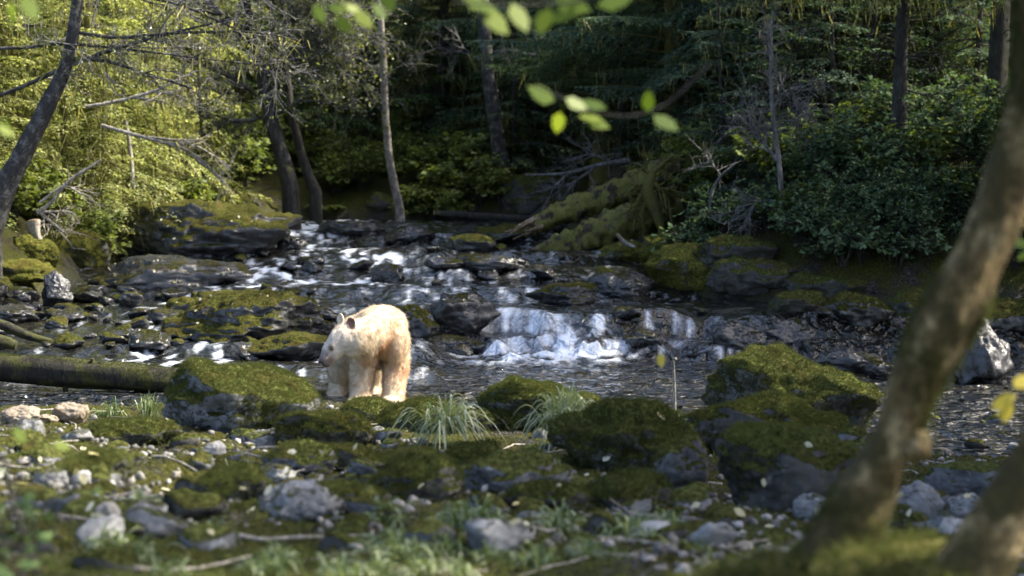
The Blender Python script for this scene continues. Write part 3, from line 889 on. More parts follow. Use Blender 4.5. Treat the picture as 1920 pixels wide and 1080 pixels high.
# loose stones of the near bank: every stone its own object
rng = np.random.default_rng(4)
proto = [rock_mesh('river_stone', 300 + i, (1, rng.uniform(.65, .95), rng.uniform(.45, .7)), M[k], 3, int(rng.integers(6, 13)), .45, .14, .03)
         for i, k in enumerate(['grey_stone', 'boulder_half', 'pale_stone', 'boulder_dark', 'boulder_half', 'boulder_half', 'boulder_dark', 'boulder'])]
def scatter_stones(N, xr, yr, szr, protos, label, group, name='river_stone', clump=.0, sink=.35, water=False, cat='stone', pw=2.2):
    k = 0
    tries = 0
    while k < N and tries < N * 30:
        tries += 1
        px = rng.uniform(*xr); py = rng.uniform(*yr)
        p = gp(px, py)
        if clump and float(fbm(np.array([[p[0] * 1.1, p[1] * 1.1, 3.0]]), 3, 61)[0]) < rng.uniform(-.35, .25):
            continue
        s = (szr[0] + (szr[1] - szr[0]) * rng.random() ** pw) / 2
        o = link(name, protos[int(rng.integers(len(protos)))])
        o.location = (p[0], p[1], p[2] + s * (.6 - sink) * .8)
        o.scale = (s, s, s)
        o.rotation_euler = (rng.uniform(-.3, .3), rng.uniform(-.3, .3), rng.uniform(0, 6.3))
        tag(o, label, cat, group)
        k += 1
scatter_stones(160, (-40, 1960), (775, 1075), (.045, .22), proto, 'small loose stone among the moss and gravel of the near bank', 'loose stones on the near bank', clump=1)
scatter_stones(40, (60, 760), (800, 900), (.05, .16), proto, 'small loose stone among the moss and gravel of the near bank', 'loose stones on the near bank', clump=0)
proto_m = [rock_mesh('broken_stone', 360 + i, (1, rng.uniform(.6, .95), rng.uniform(.4, .65)), M[k], 4, int(rng.integers(6, 11)), .85, .22, .06)
           for i, k in enumerate(['boulder_half', 'boulder_dark', 'grey_stone', 'boulder_half', 'boulder_dark'])]
scatter_stones(88, (-20, 1330), (815, 1050), (.09, .26), proto_m, 'broken grey stone with patchy moss lying on the near bank', 'broken mossy stones on the near bank', 'broken_stone', pw=1.5, cat='stone')
proto_w = [rock_mesh('wet_stone', 340 + i, (1, rng.uniform(.65, .95), rng.uniform(.28, .5)), M[k], 4, int(rng.integers(7, 15)), .8, .24, .10)
           for i, k in enumerate(['wet_rock', 'wet_rock', 'wet_mossy', 'wet_rock', 'wet_mossy'])]
scatter_stones(70, (-20, 360), (556, 655), (.14, .50), proto_w, 'dark wet stone in the shallow rapids above the fallen log', 'wet stones in the left shallows', 'wet_stone', sink=.3)
scatter_stones(22, (560, 1200), (420, 560), (.14, .55), proto_w, 'dark wet rock breaking the surface of the upper rapids', 'wet rocks in the upper rapids', 'wet_stone', sink=.35)
scatter_stones(40, (180, 620), (480, 700), (.14, .5), proto_w, 'dark wet rock on the bedrock shelf behind the bear', 'wet rocks on the bedrock shelf', 'wet_stone', sink=.3)
scatter_stones(10, (880, 1700), (560, 612), (.14, .4), proto_w, 'dark wet rock along the ledge of the cascade', 'wet rocks along the ledge', 'wet_stone', sink=.35)

# fine gravel that nobody could count
gg = Geo()
uv, uf = ICO[2]
N = 2000
k = 0
gx = rng.uniform(-.34, .34, N * 3); gy = np.exp(rng.uniform(math.log(5.0), math.log(14.6), N * 3)); gx = gx * gy
ok = (fbm(xy3(gx, gy, 1.1), 3, 61) + rng.normal(size=len(gx)) * .15 > -.02) & (river_dist(gx, gy) > 0)
gx, gy = gx[ok][:N], gy[ok][:N]
gzz = terrain(gx, gy)
for x, y, z in zip(gx, gy, gzz):
    s = rng.uniform(.008, .026)
    v = uv * (s * rng.uniform(.6, 1.2, 3)) * (1 + .18 * rng.normal(size=(len(uv), 1)))
    gg.add(v @ rot_z(rng.uniform(0, 6.3))[:3, :3].T + np.array([x, y, z + .012]), uf)
m, n, b, out = new_mat('gravel')
g_ = n.nodes.new('ShaderNodeNewGeometry')
n.links.new(ramp(n, g_.outputs['Random Per Island'], [(0, (.03, .028, .022)), (.4, (.08, .075, .065)), (.8, (.16, .15, .135)), (1, (.30, .28, .26))]), b.inputs['Base Color'])
b.inputs['Roughness'].default_value = .7
struct(gg.build('gravel', m), 'stuff')
# ------------------------------------------------------------------ the bear
BS = 15.0 / FPX
def bp(px, py, dy):
    """bear space: photograph pixel to metres at 15 m, dy metres farther away"""
    k = (15.0 + dy) / 15.0
    return np.array([(px - 690) * BS * k, dy, (757 - py) * BS * k - dy * .03])
bear = empty('bear', (0, 0, 0))
b_org = at(690, 757, 15.0)
bear.location = b_org
tag(bear, 'cream white bear standing at the water\'s edge with its head turned to the left', 'bear')
bg = Geo()
def ell(c, r, M3=None, sub=4):
    u, f = ICO[sub]
    v = u * np.array(r)
    if M3 is not None:
        v = v @ np.asarray(M3).T
    bg.add(v + np.asarray(c), f)
def loft(rows, n=26, sides=20):
    """rows: px, py, dy, rx (px), rz (px): a body of elliptical sections, sections upright across the path"""
    R = spline([list(bp(a, b, c)) + [d * BS, e * BS] for a, b, c, d, e in rows], n)
    pts = R[:, :3]
    t = unit(np.gradient(pts, axis=0))
    up = np.array([0, 0, 1.0])
    V = []
    for i in range(n):
        s = unit(np.cross(t[i], up)); u2 = np.cross(s, t[i])
        th = np.linspace(0, 2 * math.pi, sides, endpoint=False)
        V.append(pts[i] + np.cos(th)[:, None] * s * R[i, 3] + np.sin(th)[:, None] * u2 * R[i, 4])
    V = np.concatenate(V)
    i = np.arange(n - 1)[:, None] * sides; j = np.arange(sides)[None, :]; j2 = (j + 1) % sides
    bg.add(V, np.stack([i + j, i + j2, i + sides + j2, i + sides + j], -1).reshape(-1, 4))
    for k, c in ((0, pts[0]), (n - 1, pts[-1])):
        q = np.arange(sides)
        tri = np.stack([q, (q + 1) % sides, np.full(sides, sides)], 1)
        bg.add(np.vstack([V[k * sides:(k + 1) * sides], c]), tri if k else tri[:, ::-1])
def limb(rows, n=24, sides=16):
    """rows: px, py, dy, r (px)"""
    R = spline([list(bp(a, b, c)) + [d * BS] for a, b, c, d in rows], n)
    tube(bg, R[:, :3], R[:, 3], sides)
    ell(R[0, :3], (R[0, 3],) * 3, sub=3); ell(R[-1, :3], (R[-1, 3],) * 3, sub=3)
# torso: chest -> shoulder hump -> back -> rump
loft([(702, 654, -.10, 24, 26), (708, 641, -.04, 42, 50), (712, 632, .04, 52, 59), (702, 636, .22, 53, 57), (684, 645, .44, 51, 53), (661, 653, .66, 52, 52), (652, 660, .82, 40, 42), (649, 664, .90, 16, 18)])
ell(bp(722, 612, .06), (40 * BS, .22, 38 * BS))          # hump
ell(bp(742, 640, .02), (24 * BS, .18, 44 * BS))          # left shoulder
ell(bp(688, 655, -.02), (26 * BS, .17, 40 * BS))         # right shoulder
ell(bp(634, 674, .64), (33 * BS, .20, 44 * BS))          # right haunch
ell(bp(688, 678, .64), (30 * BS, .20, 40 * BS))
# legs
limb([(744, 640, .04, 22), (742, 680, .06, 24), (740, 706, .03, 23), (739, 728, -.02, 21), (738, 745, -.05, 21)])
limb([(684, 656, -.02, 22), (680, 690, -.03, 24), (679, 712, -.06, 22), (678, 730, -.09, 20), (677, 746, -.12, 21)])
limb([(629, 674, .64, 27), (626, 702, .60, 23), (625, 726, .66, 20), (623, 746, .62, 19), (622, 756, .56, 20)])
limb([(690, 680, .64, 24), (688, 705, .60, 21), (690, 730, .66, 18), (689, 750, .60, 18)])
for px, py, dy, r in ((737, 750, -.10, 22), (677, 750, -.17, 22), (621, 758, .50, 20), (688, 755, .54, 19)):
    ell(bp(px, py, dy), (r * BS * 1.02, r * BS * 1.35, r * BS * .55))
# neck and head, turned to the bear's right
loft([(724, 610, .02, 34, 40), (710, 614, -.14, 31, 36), (695, 620, -.27, 28, 33), (677, 625, -.36, 26, 34), (658, 628, -.41, 22, 31), (643, 636, -.44, 17, 25), (633, 646, -.46, 14.5, 20), (624, 658, -.475, 12, 15.5), (617, 667, -.49, 10, 12), (613, 671, -.495, 6.5, 9)], 34)
ell(bp(667, 648, -.38), (20 * BS, .085, 17 * BS))        # cheek
ell(bp(690, 643, -.28), (22 * BS, .11, 20 * BS))         # throat ruff
ell(bp(648, 618, -.40), (14 * BS, .085, 12 * BS))        # forehead
ell(bp(622, 673, -.475), (9 * BS, .035, 6.5 * BS))       # chin
ell(bp(632, 637, -.485), (6 * BS, .025, 4.5 * BS))       # brow
def ear(px, py, dy, fwd, tiltx):
    f = unit(np.array(fwd)); up = unit(np.array([tiltx, .05, 1.0])); s = unit(np.cross(up, f)); up = np.cross(f, s)
    Mx = np.stack([s, f, up], 1)
    c = bp(px, py, dy)
    u, fc = ICO[4]
    v = u * np.array([.054, .022, .057])
    cup = np.maximum(0, u[:, 1]) * (1 - u[:, 0] ** 2 - u[:, 2] ** 2)
    v[:, 1] -= .030 * np.clip(cup, 0, 1)
    bg.add(v @ Mx.T + c, fc)
    return c, Mx
ears = [ear(668, 596, -.44, (-.62, -.75, -.1), .12), ear(644, 590, -.33, (-.7, -.6, 0), -.05)]
tmp = bg.build('bear_rough', M['boulder'])
rm = tmp.modifiers.new('r', 'REMESH'); rm.mode = 'VOXEL'; rm.voxel_size = .0105
sm = tmp.modifiers.new('s', 'SMOOTH'); sm.iterations = 9; sm.factor = .5
dg = bpy.context.evaluated_depsgraph_get()
bme = bpy.data.meshes.new_from_object(tmp.evaluated_get(dg))
bpy.data.objects.remove(tmp)
bme.name = 'bear_body'
nv = len(bme.vertices)
co = np.empty(nv * 3, np.float32); bme.vertices.foreach_get('co', co); co = co.reshape(-1, 3).astype(float)
no = np.empty(nv * 3, np.float32); bme.vertices.foreach_get('normal', no); no = no.reshape(-1, 3).astype(float)
co = co + no * (.012 * fbm(co * 9, 3, 3) + .006 * fbm(co * 26, 3, 5))[:, None]
bme.vertices.foreach_set('co', co.astype(np.float32).ravel())
# coat colours: cream, rust on neck and shoulders, grey muzzle, dark ear cups and eye rims; shade toned into the face
def coat(p):
    N = len(p)
    c = np.tile(np.array([.54, .445, .32]), (N, 1))
    def blend(c, m, col):
        return c * (1 - m[:, None]) + np.array(col) * m[:, None]
    nz = fbm(p * 7, 4, 12)
    def near(px, py, dy, r, soft=.6):
        return smooth(r, r * (1 - soft), np.linalg.norm((p - bp(px, py, dy)) / np.array([1, 1.4, 1]), axis=1))
    rust = np.clip(near(710, 638, -.12, .15) * 1.1 + near(752, 692, 0, .14) * .55 + near(702, 630, -.22, .085) * 1.0 + near(700, 695, -.1, .20) * .5 + near(735, 640, -.08, .2) * .5, 0, 1) * smooth(-.6, .2, nz)
    c = blend(c, smooth(-.10, .25, p[:, 0]) * smooth(.75, .3, p[:, 2]) * .22, (.60, .42, .26))
    c = blend(c, rust * .8, (.52, .26, .12))
    c = blend(c, smooth(.0, .5, nz) * .12, (.62, .47, .30))
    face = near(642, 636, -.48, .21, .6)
    c = blend(c, face * .85, (.46, .42, .37))  # head fur darkened and greyed in place of shade from the body
    muz = near(618, 664, -.50, .11, .5)
    c = blend(c, muz, (.165, .135, .13))
    nose = near(611, 671, -.50, .045, .4)
    c = blend(c, nose, (.10, .06, .055))
    c = blend(c, near(631, 641, -.51, .046, .75) * .97, (.085, .06, .045))
    for (ec, Mx), cc in zip(ears, ((.20, .10, .07), (.6, .5, .4))):
        l = (p - ec) @ Mx
        cup = smooth(.048, .034, np.abs(l[:, 0])) * smooth(.055, .040, np.abs(l[:, 2])) * smooth(-.016, -.004, l[:, 1]) * smooth(.04, .03, l[:, 1])
        c = blend(c, cup, cc)
    low = smooth(.22, .02, p[:, 2]) * .55 * smooth(-.4, .3, nz)
    c = blend(c, low, (.56, .46, .33))
    return c
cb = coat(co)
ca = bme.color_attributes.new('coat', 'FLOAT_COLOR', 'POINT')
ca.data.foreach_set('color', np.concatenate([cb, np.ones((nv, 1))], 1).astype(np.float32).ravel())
bme.materials.clear()
def coat_material(name, trans):
    m, n, b, out = new_mat(name)
    a = n.nodes.new('ShaderNodeAttribute'); a.attribute_name = 'coat'
    n.links.new(a.outputs['Color'], b.inputs['Base Color'])
    b.inputs['Roughness'].default_value = .75
    b.inputs['Specular IOR Level'].default_value = .15
    if trans:
        t = n.nodes.new('ShaderNodeBsdfTranslucent'); n.links.new(a.outputs['Color'], t.inputs[0])
        mx = n.nodes.new('ShaderNodeMixShader'); mx.inputs[0].default_value = trans
        n.links.new(b.outputs[0], mx.inputs[1]); n.links.new(t.outputs[0], mx.inputs[2]); n.links.new(mx.outputs[0], out.inputs[0])
    else:
        P = coords(n, 'Object')
        mp = n.nodes.new('ShaderNodeMapping'); n.links.new(P, mp.inputs[0]); mp.inputs['Scale'].default_value = (1, 1, .35)
        n.links.new(bump(n, tex_noise(n, mp.outputs[0], 90, 3, .7), .6, .01), b.inputs['Normal'])
    return m
bme.materials.append(coat_material('bear_coat', 0))
bme.polygons.foreach_set('use_smooth', np.ones(len(bme.polygons), bool))
body = link('body', bme, bear)
# fur: short hairs lying back and down
rng = np.random.default_rng(8)
N = 60000
fp, fn_, _ = sample_mesh(bme, N, rng)
hd = np.linalg.norm((fp - bp(650, 635, -.43)) / np.array([1, 1, 1.0]), axis=1)
flow = np.tile(np.array([.10, .55, -1.0]), (N, 1))
wh = smooth(.30, .14, hd)[:, None]
flow = flow * (1 - wh) + np.array([.8, .45, .35]) * wh
flow = flow - fn_ * (flow * fn_).sum(1, keepdims=True)
clump = np.stack([fbm(fp * 24, 2, 31), fbm(fp * 24, 2, 33), fbm(fp * 24, 2, 35)], 1)
fd = unit(unit(flow) * .9 + fn_ * .50 + clump * .75 + rng.normal(size=(N, 3)) * .10)
Lh = .030 * rng.uniform(.6, 1.25, N)
Lh *= 1 - .80 * smooth(.17, .08, np.linalg.norm(fp - bp(622, 660, -.48), axis=1))
Lh *= 1 - .55 * smooth(.22, .12, hd)
for ec, Mx in ears:
    Lh = Lh * (1 - .6 * smooth(.085, .05, np.linalg.norm(fp - ec, axis=1)))
Lh = Lh * (1 - .9 * smooth(.070, .035, np.linalg.norm(fp - bp(632, 641, -.51), axis=1)))
fm = coat_material('bear_fur', .42)
fur = hair('fur', fp - fn_ * .004, fd, Lh, .0013, fm, bear, 4, .15, rng, .18)
fc = fur.data.attributes.new('coat', 'FLOAT_COLOR', 'CURVE')
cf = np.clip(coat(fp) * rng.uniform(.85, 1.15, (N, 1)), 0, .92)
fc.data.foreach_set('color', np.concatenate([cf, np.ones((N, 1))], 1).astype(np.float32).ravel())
# eye, nose leather
m, n, b, out = new_mat('bear_eye'); b.inputs['Base Color'].default_value = (.02, .012, .008, 1); b.inputs['Roughness'].default_value = .08
M['eye'] = m
m, n, b, out = new_mat('bear_nose'); b.inputs['Base Color'].default_value = (.025, .017, .016, 1); b.inputs['Roughness'].default_value = .4
M['nose'] = m
def surf_pt(px, py):
    """nearest body point along the photograph's line of sight"""
    t = bp(px, py, 0.0)
    dx = co[:, 0] - t[0] * (1 + co[:, 1] / 15); dz = co[:, 2] - (t[2] * (1 + co[:, 1] / 15) - co[:, 1] * .03)
    k = np.hypot(dx, dz) < .02
    return co[k][np.argmin(co[k][:, 1])] if k.any() else bp(px, py, -.4)
for nm, px, py, r, mm in (('eye', 631, 642, .011, 'eye'), ('nose', 611.5, 671, .021, 'nose')):
    g = Geo(); u, f = ICO[3]; g.add(u * np.array([r, r * .7, r * (1 if nm == 'eye' else .75)]), f)
    o = g.build(nm, M[mm], bear)
    o.location = surf_pt(px, py) + np.array([-.002 if nm == 'eye' else -.006, .002, 0])
g = Geo(); u, f = ICO[3]; g.add(u * np.array([.010, .013, .013]), f)
o = g.build('eye', M['eye'], bear); o.location = bp(619, 642, -.43)
# claws
g = Geo()
for px, py, dy in ((737, 752, -.26), (677, 753, -.33), (621, 760, .36)):
    for k in range(5):
        x0 = bp(px - 14 + 7 * k, py, dy)
        tube(g, spline([x0 + [0, .05, .02], x0 + [0, 0, .015], x0 + [0, -.025, -.012]], 5), np.linspace(.007, .001, 5), 5)
g.build('claws', M['bark_dark'], bear)
# ------------------------------------------------------------------ trees
def bough(rng, L, leaf=.06, lw=.022, droop=.22, spacing=.05, m_leaf=0, hang=0.0, step=.075, rise=.12):
    """one flat conifer bough along +X: returns leaf Geo, wood tubes list, hanging points"""
    g = Geo()
    nt_ = max(6, int(L / step))
    s = np.linspace(.10, 1, nt_)
    ax = np.stack([L * s, .05 * L * np.sin(s * 3 + rng.uniform(0, 6)), rise * L * s - droop * L * s ** 2], 1)
    B, D, Nn = [], [], []
    hp = []
    for i in range(nt_):
        for sd_ in (-1, 1):
            tl = .45 * L * (1 - s[i]) ** .75 * min(1, .35 + s[i] * 2.4) * rng.uniform(.6, 1.15) + .05
            if rng.random() < .10:
                continue
            a = math.radians(62 - 22 * s[i] + rng.uniform(-9, 9)) * sd_
            d = np.array([math.cos(a), math.sin(a), -.10 + rng.uniform(-.12, .08)])
            k = max(2, int(tl / spacing))
            r = np.linspace(.04, tl, k)
            p = ax[i] + r[:, None] * d + np.array([0, 0, -1.0]) * (.28 * r ** 2 / max(tl, .2))[:, None]
            for q in (-1, 1):
                b2 = a + q * math.radians(38)
                dd = np.array([math.cos(b2), math.sin(b2), d[2] - .18])
                B.append(p + rng.normal(size=p.shape) * .006)
                D.append(np.tile(dd, (k, 1)) + rng.normal(size=p.shape) * .16)
                Nn.append(np.tile(np.array([0, 0, 1.0]), (k, 1)) + rng.normal(size=p.shape) * .22)
            hp.append(p[rng.integers(k)])
    B = np.concatenate(B); D = np.concatenate(D); Nn = np.concatenate(Nn)
    leaf_quads(g, B, D, Nn, leaf * rng.uniform(.7, 1.3, len(B)), lw * rng.uniform(.7, 1.3, len(B)), m_leaf)
    return g, ax, np.array(hp)

def frame_from(d):
    x = unit(np.asarray(d, float)); z = np.array([0, 0, 1.0])
    y = unit(np.cross(z, x)); z = np.cross(x, y)
    Mx = np.eye(4); Mx[:3, 0] = x; Mx[:3, 1] = y; Mx[:3, 2] = z
    return Mx

def strands(geo, pts, rng, lo, hi, wd, m=0):
    """hanging ribbons of lichen"""
    n_ = len(pts)
    if n_ == 0:
        return
    L = rng.uniform(lo, hi, n_) ** 1
    a = rng.uniform(0, 6.3, n_)
    s = np.stack([np.cos(a), np.sin(a), np.zeros(n_)], 1)
    w_ = wd * rng.uniform(.5, 1.5, n_)[:, None]
    sway = rng.normal(size=(n_, 3)) * np.array([.06, .06, 0])
    mid = pts + np.array([0, 0, -1.0]) * (L * .55)[:, None] + sway
    end = pts + np.array([0, 0, -1.0]) * L[:, None] + sway * 1.7
    v = np.stack([pts - s * w_ * .5, pts + s * w_ * .5, mid + s * w_ * .4, end, mid - s * w_ * .4], 1)
    k = np.arange(n_) * 5
    geo.add(v.reshape(-1, 3), k[:, None] + np.array([0, 1, 2, 4]), m)
    geo.add(v.reshape(-1, 3), k[:, None] + np.array([4, 2, 3, 3])[:3], m)

def conifer(name, label, cat, H, r0, z0, Lmax, nb, leaf_m, bark_m, seed, hang=0.0, group=None, leaf=.06, lw=.022, droop=.22, lean=(0, 0), azr=None, top=1.0, spacing=.05, dead=10, step=.075, lowL=.75):
    rng = np.random.default_rng(seed)
    t = link(name, None); t.empty_display_size = .3
    tag(t, label, cat, group)
    w_, cr, hm = Geo(), Geo(), Geo()
    zz = np.linspace(-.5, H, 14)
    px = np.stack([lean[0] * zz + .06 * np.sin(zz * .7 + seed), lean[1] * zz + .06 * np.cos(zz * .6 + seed), zz], 1)
    rr = r0 * (1 - zz / H * .85) * (1 + .9 * np.exp(-np.maximum(zz, 0) * 2.2))
    tube(w_, px, np.maximum(rr, .01), 10, rough=.10, seed=seed)
    temps = [bough(rng, L, leaf, lw, droop * rng.uniform(.7, 1.4), spacing, step=step) for L in (Lmax * .45, Lmax * .6, Lmax * .75, Lmax * .9, Lmax)]
    az = rng.uniform(0, 6.3)
    for i in range(nb):
        f = (i + .5) / nb
        z = z0 + (H - z0) * f ** 1.05
        az += 2.4 + rng.uniform(-.5, .5)
        a = az if azr is None else azr[0] + (azr[1] - azr[0]) * rng.random()
        L = Lmax * (1 - f * .85) ** .8 * rng.uniform(.6, 1.05) * (lowL + (1 - lowL) * min(1, f * 5))
        k = int(np.argmin([abs(L - q) for q in (Lmax * .45, Lmax * .6, Lmax * .75, Lmax * .9, Lmax)]))
        gg, ax, hp = temps[k]
        sc = L / (Lmax * (.45, .6, .75, .9, 1.0)[k])
        Mx = frame_from([math.cos(a), math.sin(a), rng.uniform(-.22, .10) + .25 * f])
        roll = rng.uniform(-.2, .2)
        R = np.eye(4); R[1, 1] = math.cos(roll); R[1, 2] = -math.sin(roll); R[2, 1] = math.sin(roll); R[2, 2] = math.cos(roll)
        Mx = Mx @ R
        Mx[:3, :3] *= sc
        Mx[:3, 3] = np.array([np.interp(z, zz, px[:, 0]), np.interp(z, zz, px[:, 1]), z])
        cr.merge(gg, Mx)
        axw = np.vstack([[0, 0, 0], ax]) @ Mx[:3, :3].T + Mx[:3, 3]
        tube(w_, axw[::3] if len(axw) > 8 else axw, np.linspace(.012 + .008 * L, .003, len(axw[::3] if len(axw) > 8 else axw)), 5, cap=False)
        if hang > 0:
            q = hp @ Mx[:3, :3].T + Mx[:3, 3]
            n_ = int(len(q) * hang)
            q = q[rng.integers(0, len(q), n_)] + rng.normal(size=(n_, 3)) * np.array([.05, .05, .01])
            strands(hm, q, rng, .08, .45, .016)
    for i in range(dead):
        z = rng.uniform(.8, max(1.2, z0 + 1)); a = rng.uniform(0, 6.3); L = rng.uniform(.4, 1.3)
        d = np.array([math.cos(a), math.sin(a), rng.uniform(-.3, .2)])
        p0 = np.array([np.interp(z, zz, px[:, 0]), np.interp(z, zz, px[:, 1]), z])
        twigs(w_, p0, d, L, .016, rng, 2)
    w_.build('trunk', M[bark_m], t)
    cr.build('crown', M[leaf_m], t, smooth_shade=False)
    if hm.v:
        hm.build('hanging_moss', M['lichen'], t, smooth_shade=False)
    return t

def twigs(geo, p0, d, L, r, rng, depth, tips=None, sides=4, wander=.22, kids=5, m=0, droop=0.0):
    n_ = 6
    pts = [np.array(p0, float)]
    d = unit(np.asarray(d, float))
    for i in range(n_):
        d = unit(d + rng.normal(size=3) * wander * .5 + np.array([0, 0, -droop]))
        pts.append(pts[-1] + d * L / n_)
    pts = np.array(pts)
    tube(geo, pts, np.linspace(r, max(r * .3, .0022), n_ + 1), sides, m, cap=False)
    if tips is not None and depth <= 1:
        tips.append(pts[2:])
    if depth > 0:
        for k in range(kids):
            i = int(rng.integers(1, n_ + 1))
            dd = unit(unit(pts[i] - pts[i - 1]) * .9 + rng.normal(size=3) * .6)
            twigs(geo, pts[i], dd, L * rng.uniform(.3, .6), r * .62, rng, depth - 1, tips, sides if depth > 1 else 3, wander, max(2, kids - 1), m, droop)

def path(rows, d):
    """rows px, py, half width in px, (extra distance): points and radii in the world"""
    P_, R_ = [], []
    for r in rows:
        dd = d + (r[3] if len(r) > 3 else 0)
        P_.append(at(r[0], r[1], dd)); R_.append(r[2] * dd / FPX)
    S_ = spline(np.column_stack([P_, R_]), max(8, len(rows) * 7))
    return S_[:, :3], S_[:, 3]

def place(o, x, y, rz=0, s=1.0, dz=0.0):
    o.location = (x, y, tz(x, y) + dz); o.rotation_euler = (0, 0, rz); o.scale = (s, s, s)
    return o

def place_px(o, px, d, rz=0, s=1.0, dz=0.0):
    return place(o, (px - 960) / FPX * d, d, rz, s, dz)

def again(src, px, d, rz, s, label=None, dz=0.0, group=None):
    o = copy_tree(src)
    if label: o['label'] = label
    if group: o['group'] = group
    return place_px(o, px, d, rz, s, dz)

# -- the named trees
T_right = conifer('hemlock', 'big dark hemlock on the right bank with long flat boughs reaching over the river', 'tree', 9.0, .22, 1.6, 3.9, 78, 'needles_blue', 'bark_moss', 3, hang=.25, leaf=.075, lw=.026, droop=.12)
place_px(T_right, 1430, 30.5, 2.6)
T_lich = conifer('hemlock', 'lichen hung hemlock at the far right above the leafy bushes', 'tree', 11, .11, 2.7, 2.3, 64, 'needles', 'bark_dark', 5, hang=1.3, droop=.30)
place_px(T_lich, 1690, 23.4, .4)
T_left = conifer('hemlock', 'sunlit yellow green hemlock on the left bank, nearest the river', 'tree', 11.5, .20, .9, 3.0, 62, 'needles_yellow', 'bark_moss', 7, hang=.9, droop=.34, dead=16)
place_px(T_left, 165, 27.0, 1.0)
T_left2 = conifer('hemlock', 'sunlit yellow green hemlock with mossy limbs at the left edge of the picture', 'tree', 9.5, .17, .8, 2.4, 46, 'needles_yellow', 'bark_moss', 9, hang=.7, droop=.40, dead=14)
place_px(T_left2, 20, 26.0, .3)
T_mid = conifer('fir', 'dark young conifer in the shade behind the pale slender tree', 'tree', 8, .15, .7, 2.4, 56, 'needles', 'bark_dark', 11, hang=.5, droop=.25)
place_px(T_mid, 830, 38.0, 0)
T_far = conifer('hemlock', 'tall dark hemlock trunk deep in the shaded forest', 'tree', 10.5, .24, 2.0, 3.0, 46, 'needles', 'bark_dark', 13, hang=.4, group='trees deep in the shaded forest', leaf=.09, lw=.034, spacing=.075, step=.11, droop=.3)
place_px(T_far, 640, 43.0, 0)
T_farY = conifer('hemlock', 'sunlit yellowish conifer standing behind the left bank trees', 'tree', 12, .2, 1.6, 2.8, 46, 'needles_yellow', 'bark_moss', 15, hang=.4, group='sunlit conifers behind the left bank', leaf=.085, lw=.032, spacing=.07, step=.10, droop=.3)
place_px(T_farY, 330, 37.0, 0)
again(T_left, 290, 33.0, 3.3, .95, 'leafy yellow green hemlock behind the bare twigs at upper left')
again(T_mid, 1010, 38, 2.0, .9, 'dark young conifer behind the thin fallen log')
again(T_mid, 1160, 31.0, 4.0, .72, 'slim dark conifer standing above the rotten log')
again(T_right, 1290, 36.5, 4.4, .9, 'dark hemlock with flat boughs behind the rotten log')
again(T_lich, 1790, 31.5, 2.2, 1.05, 'mossy hemlock hidden behind the leaning near trunk')
rng = np.random.default_rng(21)
L_far = T_far['label']
for px, d in ((80, 50), (210, 47), (480, 46), (610, 52), (760, 46), (880, 48), (985, 45), (1120, 43), (1260, 42), (1390, 40), (1510, 38), (1610, 36), (1690, 43), (1770, 38), (1880, 35), (2010, 32), (2080, 33)):
    again(T_far, px + rng.uniform(-15, 15), d, rng.uniform(0, 6.3), rng.uniform(.8, 1.15))
for px, d in ((150, 36), (240, 39), (30, 34), (360, 38.5)):
    again(T_mid, px, d, rng.uniform(0, 6.3), 1.0, 'dark conifer among the sunlit left bank trees', group='dark conifers among the left bank trees')
for px, d in ((60, 38), (420, 41), (-40, 34), (380, 48), (-120, 30)):
    again(T_farY, px, d, rng.uniform(0, 6.3), rng.uniform(.85, 1.1))

# young understorey trees: boughs from the ground up
T_y1 = conifer('young_hemlock', 'young dark hemlock filling the shade under the tall trees', 'young tree', 6.5, .07, .25, 1.9, 60, 'needles', 'bark_dark', 171, hang=.3, group='young trees of the understorey', leaf=.085, lw=.032, spacing=.065, step=.09, droop=.26, dead=0, lowL=1.0)
T_y2 = conifer('young_hemlock', 'young dark hemlock filling the shade under the tall trees', 'young tree', 5.5, .07, .2, 2.2, 52, 'needles_blue', 'bark_dark', 173, hang=.3, group='young trees of the understorey', leaf=.085, lw=.032, spacing=.065, step=.09, droop=.18, dead=0, lowL=1.0)
place_px(T_y1, 690, 38.5, 0); place_px(T_y2, 930, 37.5, 0)
for i in range(46):
    px = rng.uniform(420, 1900); d = rng.uniform(36.5, 47) if px < 1250 else rng.uniform(29, 42)
    again(T_y1 if rng.random() < .55 else T_y2, px, d, rng.uniform(0, 6.3), rng.uniform(.7, 1.15))
for px, d, s in ((960, 34.6, .8), (1080, 37.5, 1.1), (1190, 38, 1.2), (1300, 31.5, 1.1), (1360, 29.5, 1.0), (1120, 36, 1.2), (1010, 37, 1.2), (1420, 28.5, 1.0), (1250, 35, 1.3), (1530, 27.5, .95), (1620, 28.5, 1.1), (1750, 28, 1.1), (870, 38, 1.2), (600, 37, .9), (450, 38, .9), (520, 39.5, 1.1)):
    again(T_y2 if px > 900 else T_y1, px, d, rng.uniform(0, 6.3), s)
for px, d, s in ((1540, 28.2, .9), (1660, 27.2, .85), (1740, 27.6, .9), (1830, 26.6, .9), (1600, 29.5, 1.1), (1700, 30, 1.2), (1480, 29.8, 1.1), (1880, 28.5, 1.1), (1380, 31, 1.1), (1310, 30, .8)):
    again(T_y1 if rng.random() < .5 else T_y2, px, d, rng.uniform(0, 6.3), s)
for px, d, s in ((1350, 26.6, .62), (1425, 25.6, .6), (1480, 26.4, .8), (1290, 28.6, .6), (1560, 26.0, .75), (1640, 26.6, .85)):
    again(T_y2, px, d, rng.uniform(0, 6.3), s, 'young hemlock with drooping boughs over the right bank bushes', group='young hemlocks over the right bank')
